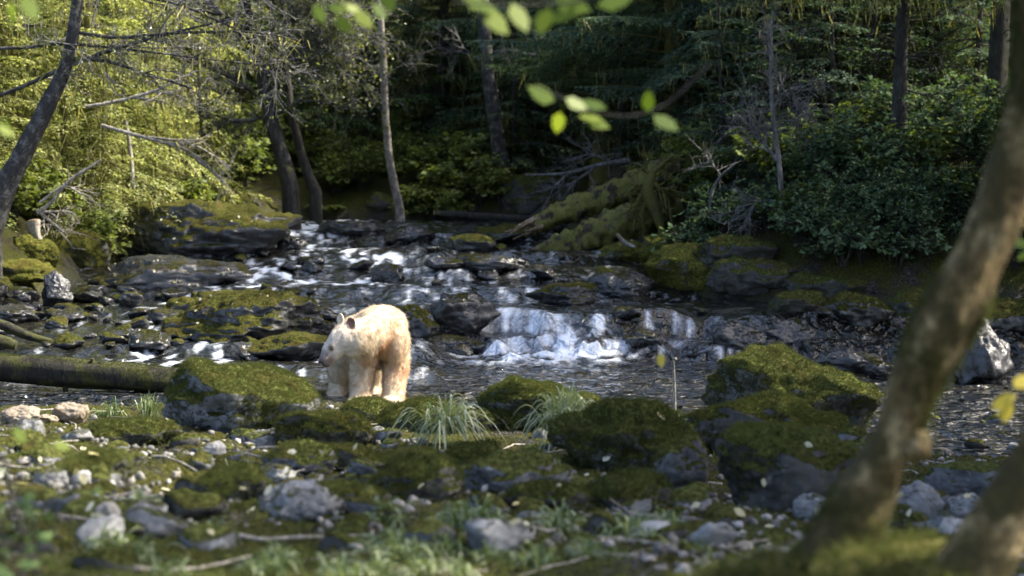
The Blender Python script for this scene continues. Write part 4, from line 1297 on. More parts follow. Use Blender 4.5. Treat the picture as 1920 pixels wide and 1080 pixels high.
for px, d, s, lb in ((1400, 29.5, .75, 'hemlock with wide flat boughs just left of the grey dead snag'), (1130, 32.0, .85, 'hemlock with wide flat boughs above the sunlit rotten logs'), (1560, 28.5, .85, 'lichen draped hemlock behind the grey dead snag'), (1860, 31.5, .9, 'lichen draped hemlock at the right edge behind the near trunk'), (1260, 29.5, .8, 'blue green hemlock spreading flat boughs behind the torn stump'), (1080, 36.5, .95, 'blue green hemlock at top centre with layered flat boughs'), (1580, 31, .9, 'dark hemlock standing behind the lichen hung one'), (860, 40, .9, 'dark layered hemlock left of the grey flecked trunk')):
    again(T_lich if 'lichen draped' in lb else T_right, px, d, rng.uniform(0, 6.3), s, lb)
for i in range(12):
    again(T_y1, rng.uniform(-60, 420), rng.uniform(36, 46), rng.uniform(0, 6.3), rng.uniform(.7, 1.1))
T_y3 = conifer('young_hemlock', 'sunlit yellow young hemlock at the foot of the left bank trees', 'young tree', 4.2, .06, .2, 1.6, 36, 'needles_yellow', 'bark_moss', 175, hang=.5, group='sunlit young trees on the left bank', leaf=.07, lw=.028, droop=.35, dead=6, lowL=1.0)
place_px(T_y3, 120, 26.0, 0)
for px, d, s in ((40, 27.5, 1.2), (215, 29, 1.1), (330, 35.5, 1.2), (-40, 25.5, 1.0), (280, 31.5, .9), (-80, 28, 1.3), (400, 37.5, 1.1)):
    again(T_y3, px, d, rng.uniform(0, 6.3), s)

T_shade = conifer('hemlock', 'added tall hemlock on the right bank, crown raised above the picture to shade the rapids', 'tree', 17, .15, 8.6, 3.2, 64, 'needles', 'bark_dark', 181, hang=.2, leaf=.085, lw=.032, spacing=.07, step=.10, dead=6)  # added tree: crown set high out of view to shade the rapids
place_px(T_shade, 1870, 25.7, 0)
# hemlocks added beside the view to shade the pool and the near bank
for x, y, s in ((6.6, 8.9, 1.0), (10.8, 10.6, 1.5), (8.8, 20.9, 1.4), (5.9, 6.9, 1.0)):
    o = copy_tree(T_right); o['label'] = 'dark hemlock added beside the view to shade the pool and near bank'; o['group'] = 'shade trees added beside the view'
    place(o, x, y, x * 3.1, s)

def limb_tree(name, label, cat, rows, d, bark, limbs, tmat, seed, leafm=None, nleaf=0, lsize=.05, sides=12, hang=0, foot=None):
    """trunk by its outline, named limbs, twigs, small leaves, hanging moss"""
    rng = np.random.default_rng(seed)
    t = link(name, None)
    tag(t, label, cat)
    w_, lf, hm = Geo(), Geo(), Geo()
    brs = []
    p, r = path(rows, d)
    org = p[0].copy()
    ext = cat != 'branch'
    tube(w_, np.vstack([[0, 0, -.9], p - org]) if ext else p - org, np.concatenate([[r[0] * 1.25], r]) if ext else r, sides, rough=.22, seed=seed)
    tips, hp = [], []
    for rows2, kids, depth, kl in limbs:
        p2, r2 = path(rows2, d)
        tw = Geo(); brs.append(tw)
        tube(tw, p2 - org, r2, 6, 1, cap=False)
        hp.append(p2 - org)
        for k in range(kids):
            i = int(rng.integers(len(p2) // 6, len(p2)))
            ax = unit(p2[min(i + 1, len(p2) - 1)] - p2[i - 1])
            dd = unit(ax * .8 + rng.normal(size=3) * np.array([.6, .8, .55]))
            twigs(tw, p2[i] - org, dd, kl * rng.uniform(.5, 1.2), max(r2[i] * .5, .0055), rng, depth, tips, 4)
    w_.build('trunk', M[bark], t)
    for tw in brs:
        tw.build('branch', [M[tmat], M[bark]], t)
    if nleaf and tips:
        q = np.concatenate(tips)
        q = q[rng.integers(0, len(q), nleaf)] + rng.normal(size=(nleaf, 3)) * .03
        leaf_quads(lf, q, rng.normal(size=(nleaf, 3)) + np.array([0, 0, -.3]), rng.normal(size=(nleaf, 3)) * .6 + np.array([0, 0, 1]), lsize * rng.uniform(.6, 1.3, nleaf), lsize * .65 * rng.uniform(.6, 1.3, nleaf), 0, .2, True)
        lf.build('leaves', M[leafm], t, smooth_shade=False)
    if hang:
        q = np.concatenate(hp); q = q[rng.integers(0, len(q), hang)] + rng.normal(size=(hang, 3)) * np.array([.06, .02, .005])
        strands(hm, q, rng, .05, .28, .02)
        hm.build('hanging_moss', M['lichen'], t, smooth_shade=False)
    t.location = org
    return t

limb_tree('alder', 'dark leaning alder trunk at upper left with long bare limbs crossing the picture', 'tree',
          [(-20, 440, 24), (12, 345, 21), (55, 265, 19), (98, 180, 16), (126, 115, 13), (139, 45, 12), (150, -40, 11), (158, -160, 9)], 21.0, 'bark_alder',
          [([(-30, 190, 4), (60, 155, 4.2), (130, 122, 4.2), (230, 88, 3.5), (330, 60, 2.7), (480, 25, 1.6)], 12, 2, .8),
           ([(-30, 92, 3.6), (60, 88, 3.6), (120, 82, 3.4), (230, 92, 2.6), (350, 106, 1.7), (480, 122, 1)], 9, 2, .7),
           ([(128, 110, 4), (200, 115, 4), (280, 140, 3), (360, 165, 2)], 7, 2, .6),
           ([(140, 60, 4), (220, 70, 3.5), (330, 62, 3), (470, 60, 2), (560, 75, 1.5)], 11, 2, .8),
           ([(146, -20, 4), (240, -10, 3.5), (340, 10, 3), (450, 60, 2), (520, 110, 1.5)], 18, 2, .8)], 'grey_twig', 31, 'alder_leaf', 900, .05, hang=260)
limb_tree('alder', 'bare twiggy alder with small glinting leaves, upper left of centre', 'tree',
          [(545, 350, 16), (525, 280, 14), (505, 210, 13), (490, 140, 11), (470, 60, 9), (455, -40, 8), (448, -120, 7)], 30.0, 'bark_dark',
          [([(500, 190, 4), (440, 150, 3), (380, 120, 2.4), (320, 60, 1.6)], 30, 2, 1.1),
           ([(492, 150, 7), (540, 110, 5), (580, 90, 4), (620, 100, 2)], 34, 2, 1.1),
           ([(480, 90, 6), (540, 40, 5), (600, 20, 3), (650, 30, 2)], 34, 2, 1.1),
           ([(470, 60, 6), (420, 30, 4), (370, 20, 3), (300, -10, 2)], 30, 2, 1.1),
           ([(505, 215, 3), (450, 230, 2.4), (400, 215, 1.4)], 18, 2, .8),
           ([(505, 220, 5), (560, 190, 4), (590, 150, 2)], 18, 2, .8),
           ([(460, -20, 5), (540, -20, 4), (620, -30, 3)], 20, 2, 1.0)], 'grey_twig', 33, 'alder_leaf', 11000, .06)
limb_tree('alder', 'dark leaning trunk just right of the twiggy alder', 'tree',
          [(592, 360, 11), (576, 320, 10), (560, 270, 9), (545, 200, 8), (535, 120, 7.5), (530, 0, 7), (528, -80, 6)], 31.5, 'bark_dark', [], 'grey_twig', 35)
limb_tree('birch', 'pale slender tree with flecked bark in the middle distance', 'tree',
          [(750, 395, 9), (738, 340, 8), (728, 280, 7.2), (722, 200, 6.8), (718, 100, 6.3), (712, 20, 6), (700, -40, 5)], 32.5, 'bark_pale',
          [([(716, 90, 4), (680, 60, 3), (640, 30, 2)], 6, 2, .5), ([(714, 30, 4), (730, 5, 3), (750, -20, 2)], 6, 2, .5), ([(720, 150, 3), (740, 130, 2), (760, 120, 1)], 4, 2, .5)], 'grey_twig', 37, 'alder_leaf', 160, .05)
limb_tree('alder', 'grey flecked trunk at top centre behind the near hanging leaves', 'tree',
          [(945, 330, 15), (930, 230, 14), (916, 130, 13), (908, 40, 12), (902, -60, 11)], 34, 'bark_alder',
          [([(915, 120, 4), (870, 100, 3), (820, 90, 2)], 8, 2, .6), ([(912, 100, 4), (960, 95, 3), (1010, 110, 2)], 8, 2, .6)], 'grey_twig', 39)
# dead, grey, twiggy things
limb_tree('dead_snag', 'grey dead snag full of bare twigs on the right bank', 'dead tree',
          [(1490, 500, 6), (1470, 420, 5.5), (1462, 320, 5), (1448, 200, 4), (1445, 100, 3), (1448, 20, 1.5)], 23.0, 'grey_twig',
          [([(1456, 300, 4), (1420, 250, 3), (1400, 210, 2)], 22, 2, .5), ([(1450, 200, 4), (1480, 170, 3), (1500, 210, 2)], 22, 2, .5),
           ([(1465, 380, 4), (1420, 380, 3), (1390, 430, 2)], 18, 2, .45), ([(1470, 420, 4), (1510, 400, 3), (1530, 450, 2)], 18, 2, .45),
           ([(1480, 460, 4), (1450, 470, 3), (1420, 510, 2)], 14, 2, .4), ([(1448, 130, 3), (1440, 60, 2)], 10, 2, .4)], 'grey_twig', 41)
limb_tree('dead_branch', 'pale dead branch with forked twigs reaching right over the left bushes', 'branch',
          [(190, 235, 3.5), (250, 252, 3.5), (310, 268, 3), (350, 282, 2.4), (390, 310, 1.7), (428, 350, 1)], 25.0, 'dead_wood',
          [([(310, 268, 3), (370, 275, 2.5), (430, 312, 1.2)], 12, 1, .5), ([(350, 282, 2.5), (400, 325, 2), (420, 345, 1)], 10, 1, .4), ([(270, 256, 2.5), (330, 262, 2), (380, 262, 1)], 8, 1, .4)], 'dead_wood', 43, hang=60)
limb_tree('dead_branch', 'pale upper dead branch rising to the right at left', 'branch',
          [(160, 200, 3), (220, 190, 3.5), (285, 172, 3.2), (330, 152, 2.6), (370, 132, 1.5)], 25.0, 'dead_wood', [([(285, 172, 3), (330, 178, 2), (370, 200, 1)], 12, 1, .5), ([(250, 182, 3), (300, 190, 2)], 8, 1, .4)], 'dead_wood', 45, hang=50)
limb_tree('dead_branch', 'tangle of pale dead sticks above the yellow mossed boulder', 'branch',
          [(70, 400, 4), (95, 380, 3.5), (130, 340, 3), (190, 300, 2)], 23.0, 'dead_wood',
          [([(70, 395, 4), (100, 420, 3), (125, 440, 1.5)], 7, 1, .4), ([(75, 380, 3), (120, 350, 2.4), (155, 365, 1.2)], 6, 1, .4), ([(72, 398, 3), (130, 398, 2), (150, 420, 1.2)], 6, 1, .4)], 'dead_wood', 47)
limb_tree('dead_branch', 'thin dead leaning pole among the left bank trees', 'branch', [(250, 355, 4), (246, 300, 4), (240, 250, 3.5), (236, 225, 2)], 26, 'dead_wood', [], 'dead_wood', 48)
limb_tree('dead_branch', 'grey dead branches hanging over the thin fallen log', 'branch',
          [(1180, 300, 5), (1120, 310, 4), (1060, 325, 3), (985, 328, 1.5)], 29.0, 'grey_twig',
          [([(1150, 305, 3), (1110, 290, 2.5), (1070, 300, 1.2)], 16, 1, .6), ([(1120, 310, 3), (1080, 340, 2), (1060, 360, 1)], 16, 1, .6), ([(1070, 322, 3), (1040, 350, 2), (1030, 370, 1)], 12, 1, .5)], 'grey_twig', 49)
limb_tree('dead_branch', 'arched grey dead stick on the bank right of the rotten log', 'branch',
          [(1330, 400, 3), (1335, 360, 3), (1352, 330, 2.5), (1378, 308, 2)], 24.5, 'grey_twig', [([(1352, 330, 2), (1330, 300, 1.5)], 8, 1, .5)], 'grey_twig', 50)

# fallen wood
def log_thing(name, label, cat, rows, d, m, seed, sides=16, rough=.14, stubs=(), endm='rot_wood', fuzz=0, fm='moss_fuzz_dark', thr=0.0, rfreq=.8, k=34, splint=0, fl=.02):
    rng = np.random.default_rng(seed)
    p, r = path(rows, d)
    S_ = spline(np.column_stack([p, r]), k); p, r = S_[:, :3], S_[:, 3]
    org = p[0].copy()
    g = Geo(); tube(g, p - org, r, max(sides, 20), 0, rough, seed, cap=False, rfreq=rfreq, ribs=.20)
    o = g.build(name, M[m])
    o.location = org
    tag(o, label, cat)
    for e, s_ in ((0, -1), (k - 1, 1)):
        g2 = Geo(); t_ = unit(p[e] - p[e - 1] if e else p[1] - p[0])
        tube(g2, np.stack([p[e] - org - t_ * s_ * .06, p[e] - org + t_ * s_ * .015]), r[e] * .96, sides, 0, .12, seed + 1)
        g2.build('broken_end', M[endm], o)
    for (f, L_, rr, dv) in stubs:
        i = int(f * (k - 1)); g2 = Geo()
        b_ = p[i] - org + unit(np.array(dv)) * r[i] * .7
        tube(g2, spline([b_, b_ + unit(np.array(dv)) * L_], 4), np.linspace(rr, rr * .5, 4), 7, 0, .2, seed)
        g2.build('branch_stub', M[m], o)
    for q in range(splint):
        a = rng.uniform(0, 6.3); t_ = unit(p[0] - p[3]); s2 = unit(np.cross(t_, [0, 0, 1.0])); u2 = np.cross(s2, t_)
        b_ = p[0] - org + (s2 * math.cos(a) + u2 * math.sin(a)) * r[0] * rng.uniform(.3, .95) - t_ * .1
        g2 = Geo(); tube(g2, spline([b_, b_ + t_ * .2, b_ + t_ * rng.uniform(.25, .6) + rng.normal(size=3) * .04], 5), np.linspace(.05, .006, 5), 5, 0, .3, seed + q)
        g2.build('splinter', M['rot_wood'], o)
    if fuzz:
        moss_on(o, o.data, seed, fuzz, M[fm], fl, thr, .0016 if fl < .04 else .004)
    return o
log_thing('fallen_log', 'long dark mossy log lying across the shallows left of the bear', 'log',
          [(-160, 676, 27, .6), (0, 690, 26, .45), (180, 703, 25, .35), (330, 714, 23, .4), (470, 722, 21, .7), (605, 734, 19, 1.2)], 15.6, 'log_dark', 61,
          stubs=((.42, .07, .035, (0, -.2, 1)), (.36, .30, .03, (.1, -.2, -1)), (.7, .06, .03, (0, -.3, 1))), fuzz=9000, thr=.25)
log_thing('rotten_log', 'sunlit rotten mossy log slanting into the river, upper of the split pair', 'log',
          [(1005, 422, 15), (1060, 399, 19), (1120, 374, 21), (1190, 346, 21), (1270, 308, 20)], 27.0, 'log_moss', 63, 26, rough=.55, fuzz=2600, fm='log_fuzz', thr=.42, rfreq=2.4, k=60, splint=9, fl=.035)
log_thing('rotten_log', 'sunlit rotten mossy log slanting into the river, lower broader half with pale broken wood', 'log',
          [(1012, 476, 17), (1060, 460, 24), (1120, 438, 28), (1195, 410, 28), (1270, 372, 25)], 26.5, 'log_moss', 64, 26, rough=.55, fuzz=2600, fm='log_fuzz', thr=.38, rfreq=2.4, k=60, splint=14, fl=.035)
log_thing('fallen_log', 'thin bare log lying along the far bank behind the upper river', 'log',
          [(815, 400, 5), (880, 404, 6), (950, 408, 6), (1015, 410, 5)], 31.5, 'bark_dark', 65)
log_thing('fallen_log', 'short dark log end among the stones at the left edge', 'log', [(-60, 588, 10), (10, 612, 9), (60, 632, 7), (95, 640, 5)], 18.2, 'log_dark', 66, endm='log_dark')
log_thing('fallen_log', 'rotting log end wedged in the dark bank left of the boulders', 'log', [(-70, 632, 13), (0, 640, 12), (28, 648, 9)], 17.0, 'log_dark', 67, endm='log_dark')
log_thing('root', 'curved bare root reaching down to the water at the left bank', 'root', [(62, 415, 13), (68, 440, 8), (80, 462, 5), (82, 485, 4), (68, 510, 3.5)], 22.5, 'dead_wood', 68, 8)
st_ = limb_tree('upturned_stump', 'torn mossy stump with hanging roots above the rotten logs', 'stump', [(1240, 430, 7), (1226, 390, 11), (1214, 355, 13), (1224, 325, 8)], 26.0, 'bark_moss',
          [([(1214, 350, 6), (1195, 380, 4), (1188, 430, 2)], 9, 1, .3), ([(1218, 340, 6), (1190, 350, 4), (1170, 370, 2)], 8, 1, .3), ([(1220, 340, 7), (1250, 370, 4), (1262, 440, 2)], 14, 1, .4),
           ([(1218, 325, 5), (1200, 310, 3), (1180, 305, 1.5)], 7, 1, .3), ([(1222, 325, 6), (1255, 300, 4), (1290, 300, 2)], 9, 1, .35), ([(1216, 360, 5), (1205, 400, 3), (1208, 450, 1.5)], 10, 1, .35)], 'bark_moss', 69, hang=8)
log_thing('root', 'curved sunlit root lying below the torn stump', 'root', [(1158, 440, 3), (1172, 455, 4), (1190, 463, 3)], 25.5, 'dead_wood', 70, 8)

# ------------------------------------------------------------------ bushes, ferns, ground plants
def shrub(name, label, cat, H, R, ns, nl, leafm, seed, size=.085, group=None, trio=True):
    rng = np.random.default_rng(seed)
    t = link(name, None); tag(t, label, cat, group)
    st, lf = Geo(), Geo()
    B, D = [], []
    for i in range(ns):
        a = rng.uniform(0, 6.3); lean = rng.uniform(.15, 1.0); h = H * rng.uniform(.55, 1.0)
        tip = np.array([math.cos(a) * R * lean, math.sin(a) * R * lean, h * (1 - .25 * lean)])
        mid = tip * np.array([.35, .35, .75]) + rng.normal(size=3) * .06
        p = spline([np.zeros(3) + np.array([math.cos(a), math.sin(a), 0]) * .05, mid, tip], 12)
        tube(st, p, np.linspace(.010, .003, 12), 4, cap=False)
        for k in range(7):
            j = int(rng.integers(4, 12)); L_ = rng.uniform(.12, .40)
            d = unit(rng.normal(size=3) * np.array([1, 1, .35]) + unit(p[min(j + 1, 11)] - p[j - 1]) * .5)
            q = p[j] + np.linspace(.1, 1, 5)[:, None] * d * L_
            tube(st, np.vstack([p[j], q]), np.linspace(.004, .0015, 6), 3, cap=False)
            B.append(np.vstack([q, p[j:j + 1]]))
            D.append(np.tile(d, (6, 1)))
    B = np.concatenate(B); D = np.concatenate(D)
    i = rng.integers(0, len(B), nl)
    b = B[i] + rng.normal(size=(nl, 3)) * .035
    out = b * np.array([1, 1, .2]); out = unit(out)
    d = unit(D[i] * .4 + out * .5 + rng.normal(size=(nl, 3)) * .5 + np.array([0, 0, -.25]))
    nr = np.array([0, 0, 1.0]) + rng.normal(size=(nl, 3)) * .38 + out * .25
    s_ = size * rng.uniform(.55, 1.35, nl)
    leaf_quads(lf, b, d, nr, s_, s_ * .62, 0, .16, True)
    if trio:
        for sg in (-1, 1):
            sd_ = unit(np.cross(d, nr)) * sg
            leaf_quads(lf, b, unit(d * .45 + sd_), nr, s_ * .8, s_ * .52, 0, .16, True)
    st.build('stems', M['bark_dark'], t)
    lf.build('leaves', M[leafm], t, smooth_shade=False)
    return t

def fern(name, label, H, nf, leafm, seed, group=None):
    rng = np.random.default_rng(seed)
    t = link(name, None); tag(t, label, 'fern', group)
    lf, st = Geo(), Geo()
    for i in range(nf):
        a = i * 2.4 + rng.uniform(-.3, .3); L_ = H * rng.uniform(.8, 1.2)
        s_ = np.linspace(0, 1, 26)
        out = np.array([math.cos(a), math.sin(a), 0])
        p = out * (L_ * .75 * s_[:, None]) + np.array([0, 0, 1.0]) * (L_ * (.95 * s_ - .75 * s_ ** 2.2))[:, None]
        tube(st, p[::3], np.linspace(.004, .001, len(p[::3])), 3, cap=False)
        ax = unit(np.gradient(p, axis=0)); sd_ = unit(np.cross(ax, [0, 0, 1.0])); up = np.cross(sd_, ax)
        w_ = .20 * L_ * np.sin(np.pi * np.clip(s_ * .9 + .1, 0, 1)) ** .8
        for sg in (-1, 1):
            leaf_quads(lf, p[3:], (sd_ * sg + ax * .35)[3:], up[3:], w_[3:], .026 * H / .7, 0)
    st.build('stems', M['bark_dark'], t)
    lf.build('fronds', M[leafm], t, smooth_shade=False)
    return t

SB = shrub('leafy_bush', 'broad leaved bush on the shaded right bank', 'bush', 1.45, .95, 22, 760, 'shrub_leaf', 71, .070, 'bushes on the right bank')
SC = shrub('leafy_bush', 'small dark bush of the shaded forest floor', 'bush', 1.2, .85, 16, 700, 'forest_leaf', 73, .065, 'bushes of the forest floor')
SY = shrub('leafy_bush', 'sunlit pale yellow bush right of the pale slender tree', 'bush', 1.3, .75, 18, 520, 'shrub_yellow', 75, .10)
SF = fern('fern', 'arching fern growing on a shaded mossy bank', .8, 16, 'forest_leaf', 77, 'ferns on the forest banks')
place_px(SB, 1560, 23.5, 0); place_px(SC, 470, 35.5, 0); place_px(SY, 815, 33.6, .5); place_px(SF, 640, 34.5)
SD = shrub('leafy_bush', 'large leaved pale green bush on the right bank', 'bush', 1.5, 1.0, 16, 300, 'forest_leaf', 72, .115, 'large leaved bushes on the right bank')
place_px(SD, 1470, 24.9, 0)
for px, d, s in ((1540, 24.6, 1.0), (1620, 23.4, .9), (1690, 24.6, 1.1), (1760, 23.2, .9), (1840, 24.6, 1.1), (1640, 25.2, .9), (1930, 23.8, 1.0), (1480, 22.9, .6), (1800, 22.6, .7)):
    again(SD, px, d, rng.uniform(0, 6.3), s, dz=-.05)
for px, d, s in ((1440, 23.2, .6), (1520, 24.0, .85), (1600, 23.1, .9), (1650, 24.2, 1.1), (1700, 23.0, 1.0), (1760, 24.0, 1.15), (1820, 23.2, 1.0), (1880, 24.0, 1.1), (1940, 23.0, 1.0),
                 (1740, 25.0, 1.0), (1480, 25.2, .8), (1640, 22.6, .7), (1550, 22.7, .65), (1720, 22.3, .7), (1990, 24, 1.1), (1330, 24.8, .6)):
    again(SB, px, d, rng.uniform(0, 6.3), s, dz=-.05)
for i in range(14):
    again(SB, rng.uniform(1470, 1960), rng.uniform(21.9, 22.7), rng.uniform(0, 6.3), rng.uniform(.4, .65), dz=-.10)
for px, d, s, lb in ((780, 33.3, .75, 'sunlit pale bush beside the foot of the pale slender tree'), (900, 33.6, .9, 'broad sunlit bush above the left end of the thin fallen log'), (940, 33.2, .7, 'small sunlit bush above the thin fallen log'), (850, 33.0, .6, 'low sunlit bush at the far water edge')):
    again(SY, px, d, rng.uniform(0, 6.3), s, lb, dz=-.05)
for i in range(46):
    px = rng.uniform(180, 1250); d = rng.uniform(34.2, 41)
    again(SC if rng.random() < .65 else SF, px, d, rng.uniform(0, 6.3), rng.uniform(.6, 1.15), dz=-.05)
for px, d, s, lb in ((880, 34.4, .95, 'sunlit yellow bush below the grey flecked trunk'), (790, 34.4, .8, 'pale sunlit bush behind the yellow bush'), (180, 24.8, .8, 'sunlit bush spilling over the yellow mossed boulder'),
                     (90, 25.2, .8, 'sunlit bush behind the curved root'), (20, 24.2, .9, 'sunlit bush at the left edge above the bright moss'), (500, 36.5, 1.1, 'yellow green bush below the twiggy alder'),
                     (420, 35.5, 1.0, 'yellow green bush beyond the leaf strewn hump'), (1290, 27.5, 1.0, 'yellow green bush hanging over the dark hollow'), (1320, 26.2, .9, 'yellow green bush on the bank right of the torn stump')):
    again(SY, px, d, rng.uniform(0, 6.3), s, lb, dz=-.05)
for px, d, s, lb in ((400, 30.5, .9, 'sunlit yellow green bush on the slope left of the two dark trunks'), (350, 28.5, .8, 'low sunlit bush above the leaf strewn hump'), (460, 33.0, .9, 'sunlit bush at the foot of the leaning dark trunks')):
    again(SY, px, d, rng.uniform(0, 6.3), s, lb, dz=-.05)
for px, d, s in ((240, 27.0, .8), (380, 30.5, .9), (200, 25.8, .7), (10, 25, .9), (300, 28.6, .8), (270, 30.5, .9)):
    again(T_y3, px, d, rng.uniform(0, 6.3), s)
for px, d, s in ((-90, 23.5, .9), (-180, 22.5, 1.0), (-260, 24.5, 1.2), (-330, 22, 1.0)):
    again(T_y3, px, d, rng.uniform(0, 6.3), s)
for i in range(64):
    px = rng.uniform(200, 1040); d = rng.uniform(34.0, 37.5)
    again(SC if rng.random() < .6 else SF, px, d, rng.uniform(0, 6.3), rng.uniform(.45, .95), dz=-.08)
for px, d in ((1350, 24.5), (1270, 28), (1230, 29), (250, 31), (330, 35), (930, 34), (150, 30), (-20, 28)):
    again(SF, px, d, rng.uniform(0, 6.3), rng.uniform(.8, 1.2))
SS = shrub('low_plant', 'low leafy plant on the mossy lip of the right bank', 'plant', .5, .45, 10, 200, 'shrub_leaf', 74, .07, 'low plants along the right bank')
place_px(SS, 1500, 22.3)
for i in range(34):
    px = rng.uniform(1290, 1960); d = rng.uniform(21.7, 23.2) if px > 1480 else rng.uniform(22.8, 25)
    again(SS, px, d, rng.uniform(0, 6.3), rng.uniform(.5, 1.3), dz=-.03)
# three big pale leaves on the right bank
for i, (px, py, d, lb) in enumerate(((1658, 438, 22.3, 'large pale lobed leaf, left one above the dark bank'), (1716, 455, 22.2, 'large pale lobed leaf, right one above the dark bank'), (1680, 478, 22.2, 'large green lobed leaf below the two pale ones'))):
    r_ = np.random.default_rng(80 + i); g = Geo()
    for k in range(7):
        a = (k - 3) * .62 - .3
        leaf_quads(g, [[0, 0, 0]], [[math.sin(a), -.35 - .2 * math.cos(a), -.15 + .55 * math.cos(a)]], [[0, -.8, .6]], .17 * (1 - .04 * abs(k - 3)), .12, 0, .08, True)
    tube(g, np.array([[0, 0, 0], [.02, .1, -.2], [0, .25, -.5]]), .006, 4)
    o = g.build('broad_leaf', M['near_leaf'], None, False); o.location = at(px, py, d); tag(o, lb, 'leaf')

# grass tufts
def tuft(name, label, p, n_, L_, wd, mat, seed, spread=1.0, group=None, fall=1.0, wind=(0, 0)):
    rng = np.random.default_rng(seed)
    g = Geo()
    for i in range(n_):
        a = rng.uniform(0, 6.3); l = L_ * rng.uniform(.45, 1.1); sp = spread * rng.uniform(.25, 1.0)
        out = np.array([math.cos(a) + wind[0], math.sin(a) + wind[1], 0])
        s_ = np.linspace(0, 1, 8)
        c = out * (l * sp * .75 * s_[:, None] ** 1.1) + np.array([0, 0, 1.0]) * (l * ((1.15 - .35 * sp) * s_ - fall * (.35 + .85 * sp) * s_ ** 2.1))[:, None]
        c = c + rng.normal(size=3) * np.array([.05, .05, .0]) * min(1, L_ * 2)
        sd_ = unit(np.array([-out[1], out[0], 0]) + rng.normal(size=3) * .4)
        w_ = wd * rng.uniform(.6, 1.3) * np.clip(np.array([.7, .9, 1, 1, .9, .7, .4, .06]), 0, 1)
        v = np.stack([c - sd_ * w_[:, None] / 2, c + sd_ * w_[:, None] / 2], 1).reshape(-1, 3)
        k = np.arange(7)[:, None] * 2
        g.add(v, k + np.array([0, 1, 3, 2]))
    o = g.build(name, M[mat], None, True)
    o.location = p
    return tag(o, label, 'grass', group)
tuft('sedge_tuft', 'drooping silvery green sedge tuft below the bear, left of the pair', at(838, 812, 9.9), 170, .60, .012, 'sedge', 91, 1.0, fall=1.15, wind=(.05, -.3))
tuft('sedge_tuft', 'drooping silvery sedge tuft with a green heart, right of the pair', at(1058, 806, 9.6), 190, .56, .011, 'sedge', 92, .9, fall=1.1, wind=(0, -.35))
tuft('sedge_tuft', 'pale grass tuft crowning the rock behind the right sedge tuft', at(1070, 752, 10.8), 60, .22, .007, 'sedge', 93, 1.0, wind=(-.2, -.2))
tuft('grass_tuft', 'low green grass tuft in front of the small golden pool', at(205, 785, 12.3), 90, .30, .008, 'grass', 94, .9)
tuft('grass_tuft', 'upright green grass tuft against the patched boulder', at(278, 782, 12.3), 70, .34, .008, 'grass', 95, .6)
tuft('grass_tuft', 'thin green blades standing in front of the patched boulder', at(516, 748, 11.8), 6, .2, .007, 'grass', 96, .2)
tuft('grass_tuft', 'small bright grass tuft between the bear\'s feet', at(690, 785, 13.2), 50, .22, .006, 'grass', 97, .9)
tuft('grass_tuft', 'pale sprig of grass on the right end of the sloping rock', at(1275, 812, 10.2), 60, .22, .007, 'sedge', 98, .9, wind=(-.2, 0))
tuft('grass_tuft', 'few bright blades left of the drooping sedge', at(668 + 140, 775, 11.5), 8, .22, .008, 'grass', 99, .5)
tuft('grass_tuft', 'yellow green grass tuft at left between the pebbles', at(290, 878, 9.4), 60, .26, .009, 'grass', 100, .9)
tuft('grass_tuft', 'loose grass tuft in the gravel in the middle of the foreground', at(935, 985, 7.6), 50, .22, .009, 'grass', 101, .9)
tuft('grass_tuft', 'upright grass blades right of the dark moss mound', at(450, 930, 8.2), 40, .35, .009, 'grass', 102, .5)
src = tuft('grass_tuft', 'blurred green grass tuft in the near foreground', at(700, 1060, 5.9), 70, .26, .010, 'grass', 103, 1.0, 'grass tufts in the near foreground')
for i in range(44):
    px = rng.uniform(120, 1300) if i < 32 else rng.uniform(0, 1900)
    d = rng.uniform(5.0, 6.8) if i < 38 else rng.uniform(7, 11.5)
    o = src.copy(); COL.objects.link(o)
    x = (px - 960) / FPX * d
    o.location = (x, d, tz(x, d) + .0); o.rotation_euler = (0, 0, rng.uniform(0, 6.3)); s = rng.uniform(.55, 1.15) * (1 if d < 7 else .5); o.scale = (s, s, s)
    if d >= 7:
        o['label'] = 'small green grass tuft among the stones of the near bank'; o['group'] = 'grass tufts among the stones'
# moss felt and short grass over the near bank: nobody could count it
n_ = 60000
u_ = rng.uniform(-.34, .34, n_); yy = np.exp(rng.uniform(math.log(4.6), math.log(14.5), n_)); xx = u_ * yy
q = xy3(xx, yy, 1.0)
ok = (fbm(q * 1.3, 4, 222) + rng.normal(size=n_) * .12 > -.12) & (river_dist(xx, yy) > .08)
xx, yy = xx[ok], yy[ok]
zz = terrain(xx, yy)
pts = np.stack([xx, yy, zz + .005], 1)
d = unit(rng.normal(size=pts.shape) * .55 + np.array([0, 0, 1.0]))
struct(hair('moss_carpet', pts, d, .035 * rng.uniform(.4, 1.5, len(pts)), .0035, M['moss_fuzz'], None, 3, .4, rng), 'stuff')
# dead twigs strewn on the bank
g = Geo()
for i in range(110):
    x_ = rng.uniform(-.33, .33); y_ = math.exp(rng.uniform(math.log(5.2), math.log(13.5))); x_ *= y_
    if river_dist(np.array([x_]), np.array([y_]))[0] < .1:
        continue
    a = rng.uniform(0, 6.3); L_ = rng.uniform(.12, .5); t_ = np.linspace(-.5, .5, 5)
    xx_ = x_ + np.cos(a) * L_ * t_ + rng.normal(size=5) * .015; yy_ = y_ + np.sin(a) * L_ * t_ + rng.normal(size=5) * .015
    tube(g, np.stack([xx_, yy_, terrain(xx_, yy_) + .02 + rng.uniform(0, .02)], 1), np.linspace(.007, .003, 5) * rng.uniform(.6, 1.4), 5)
struct(g.build('twig_litter', M['dead_wood']), 'stuff')
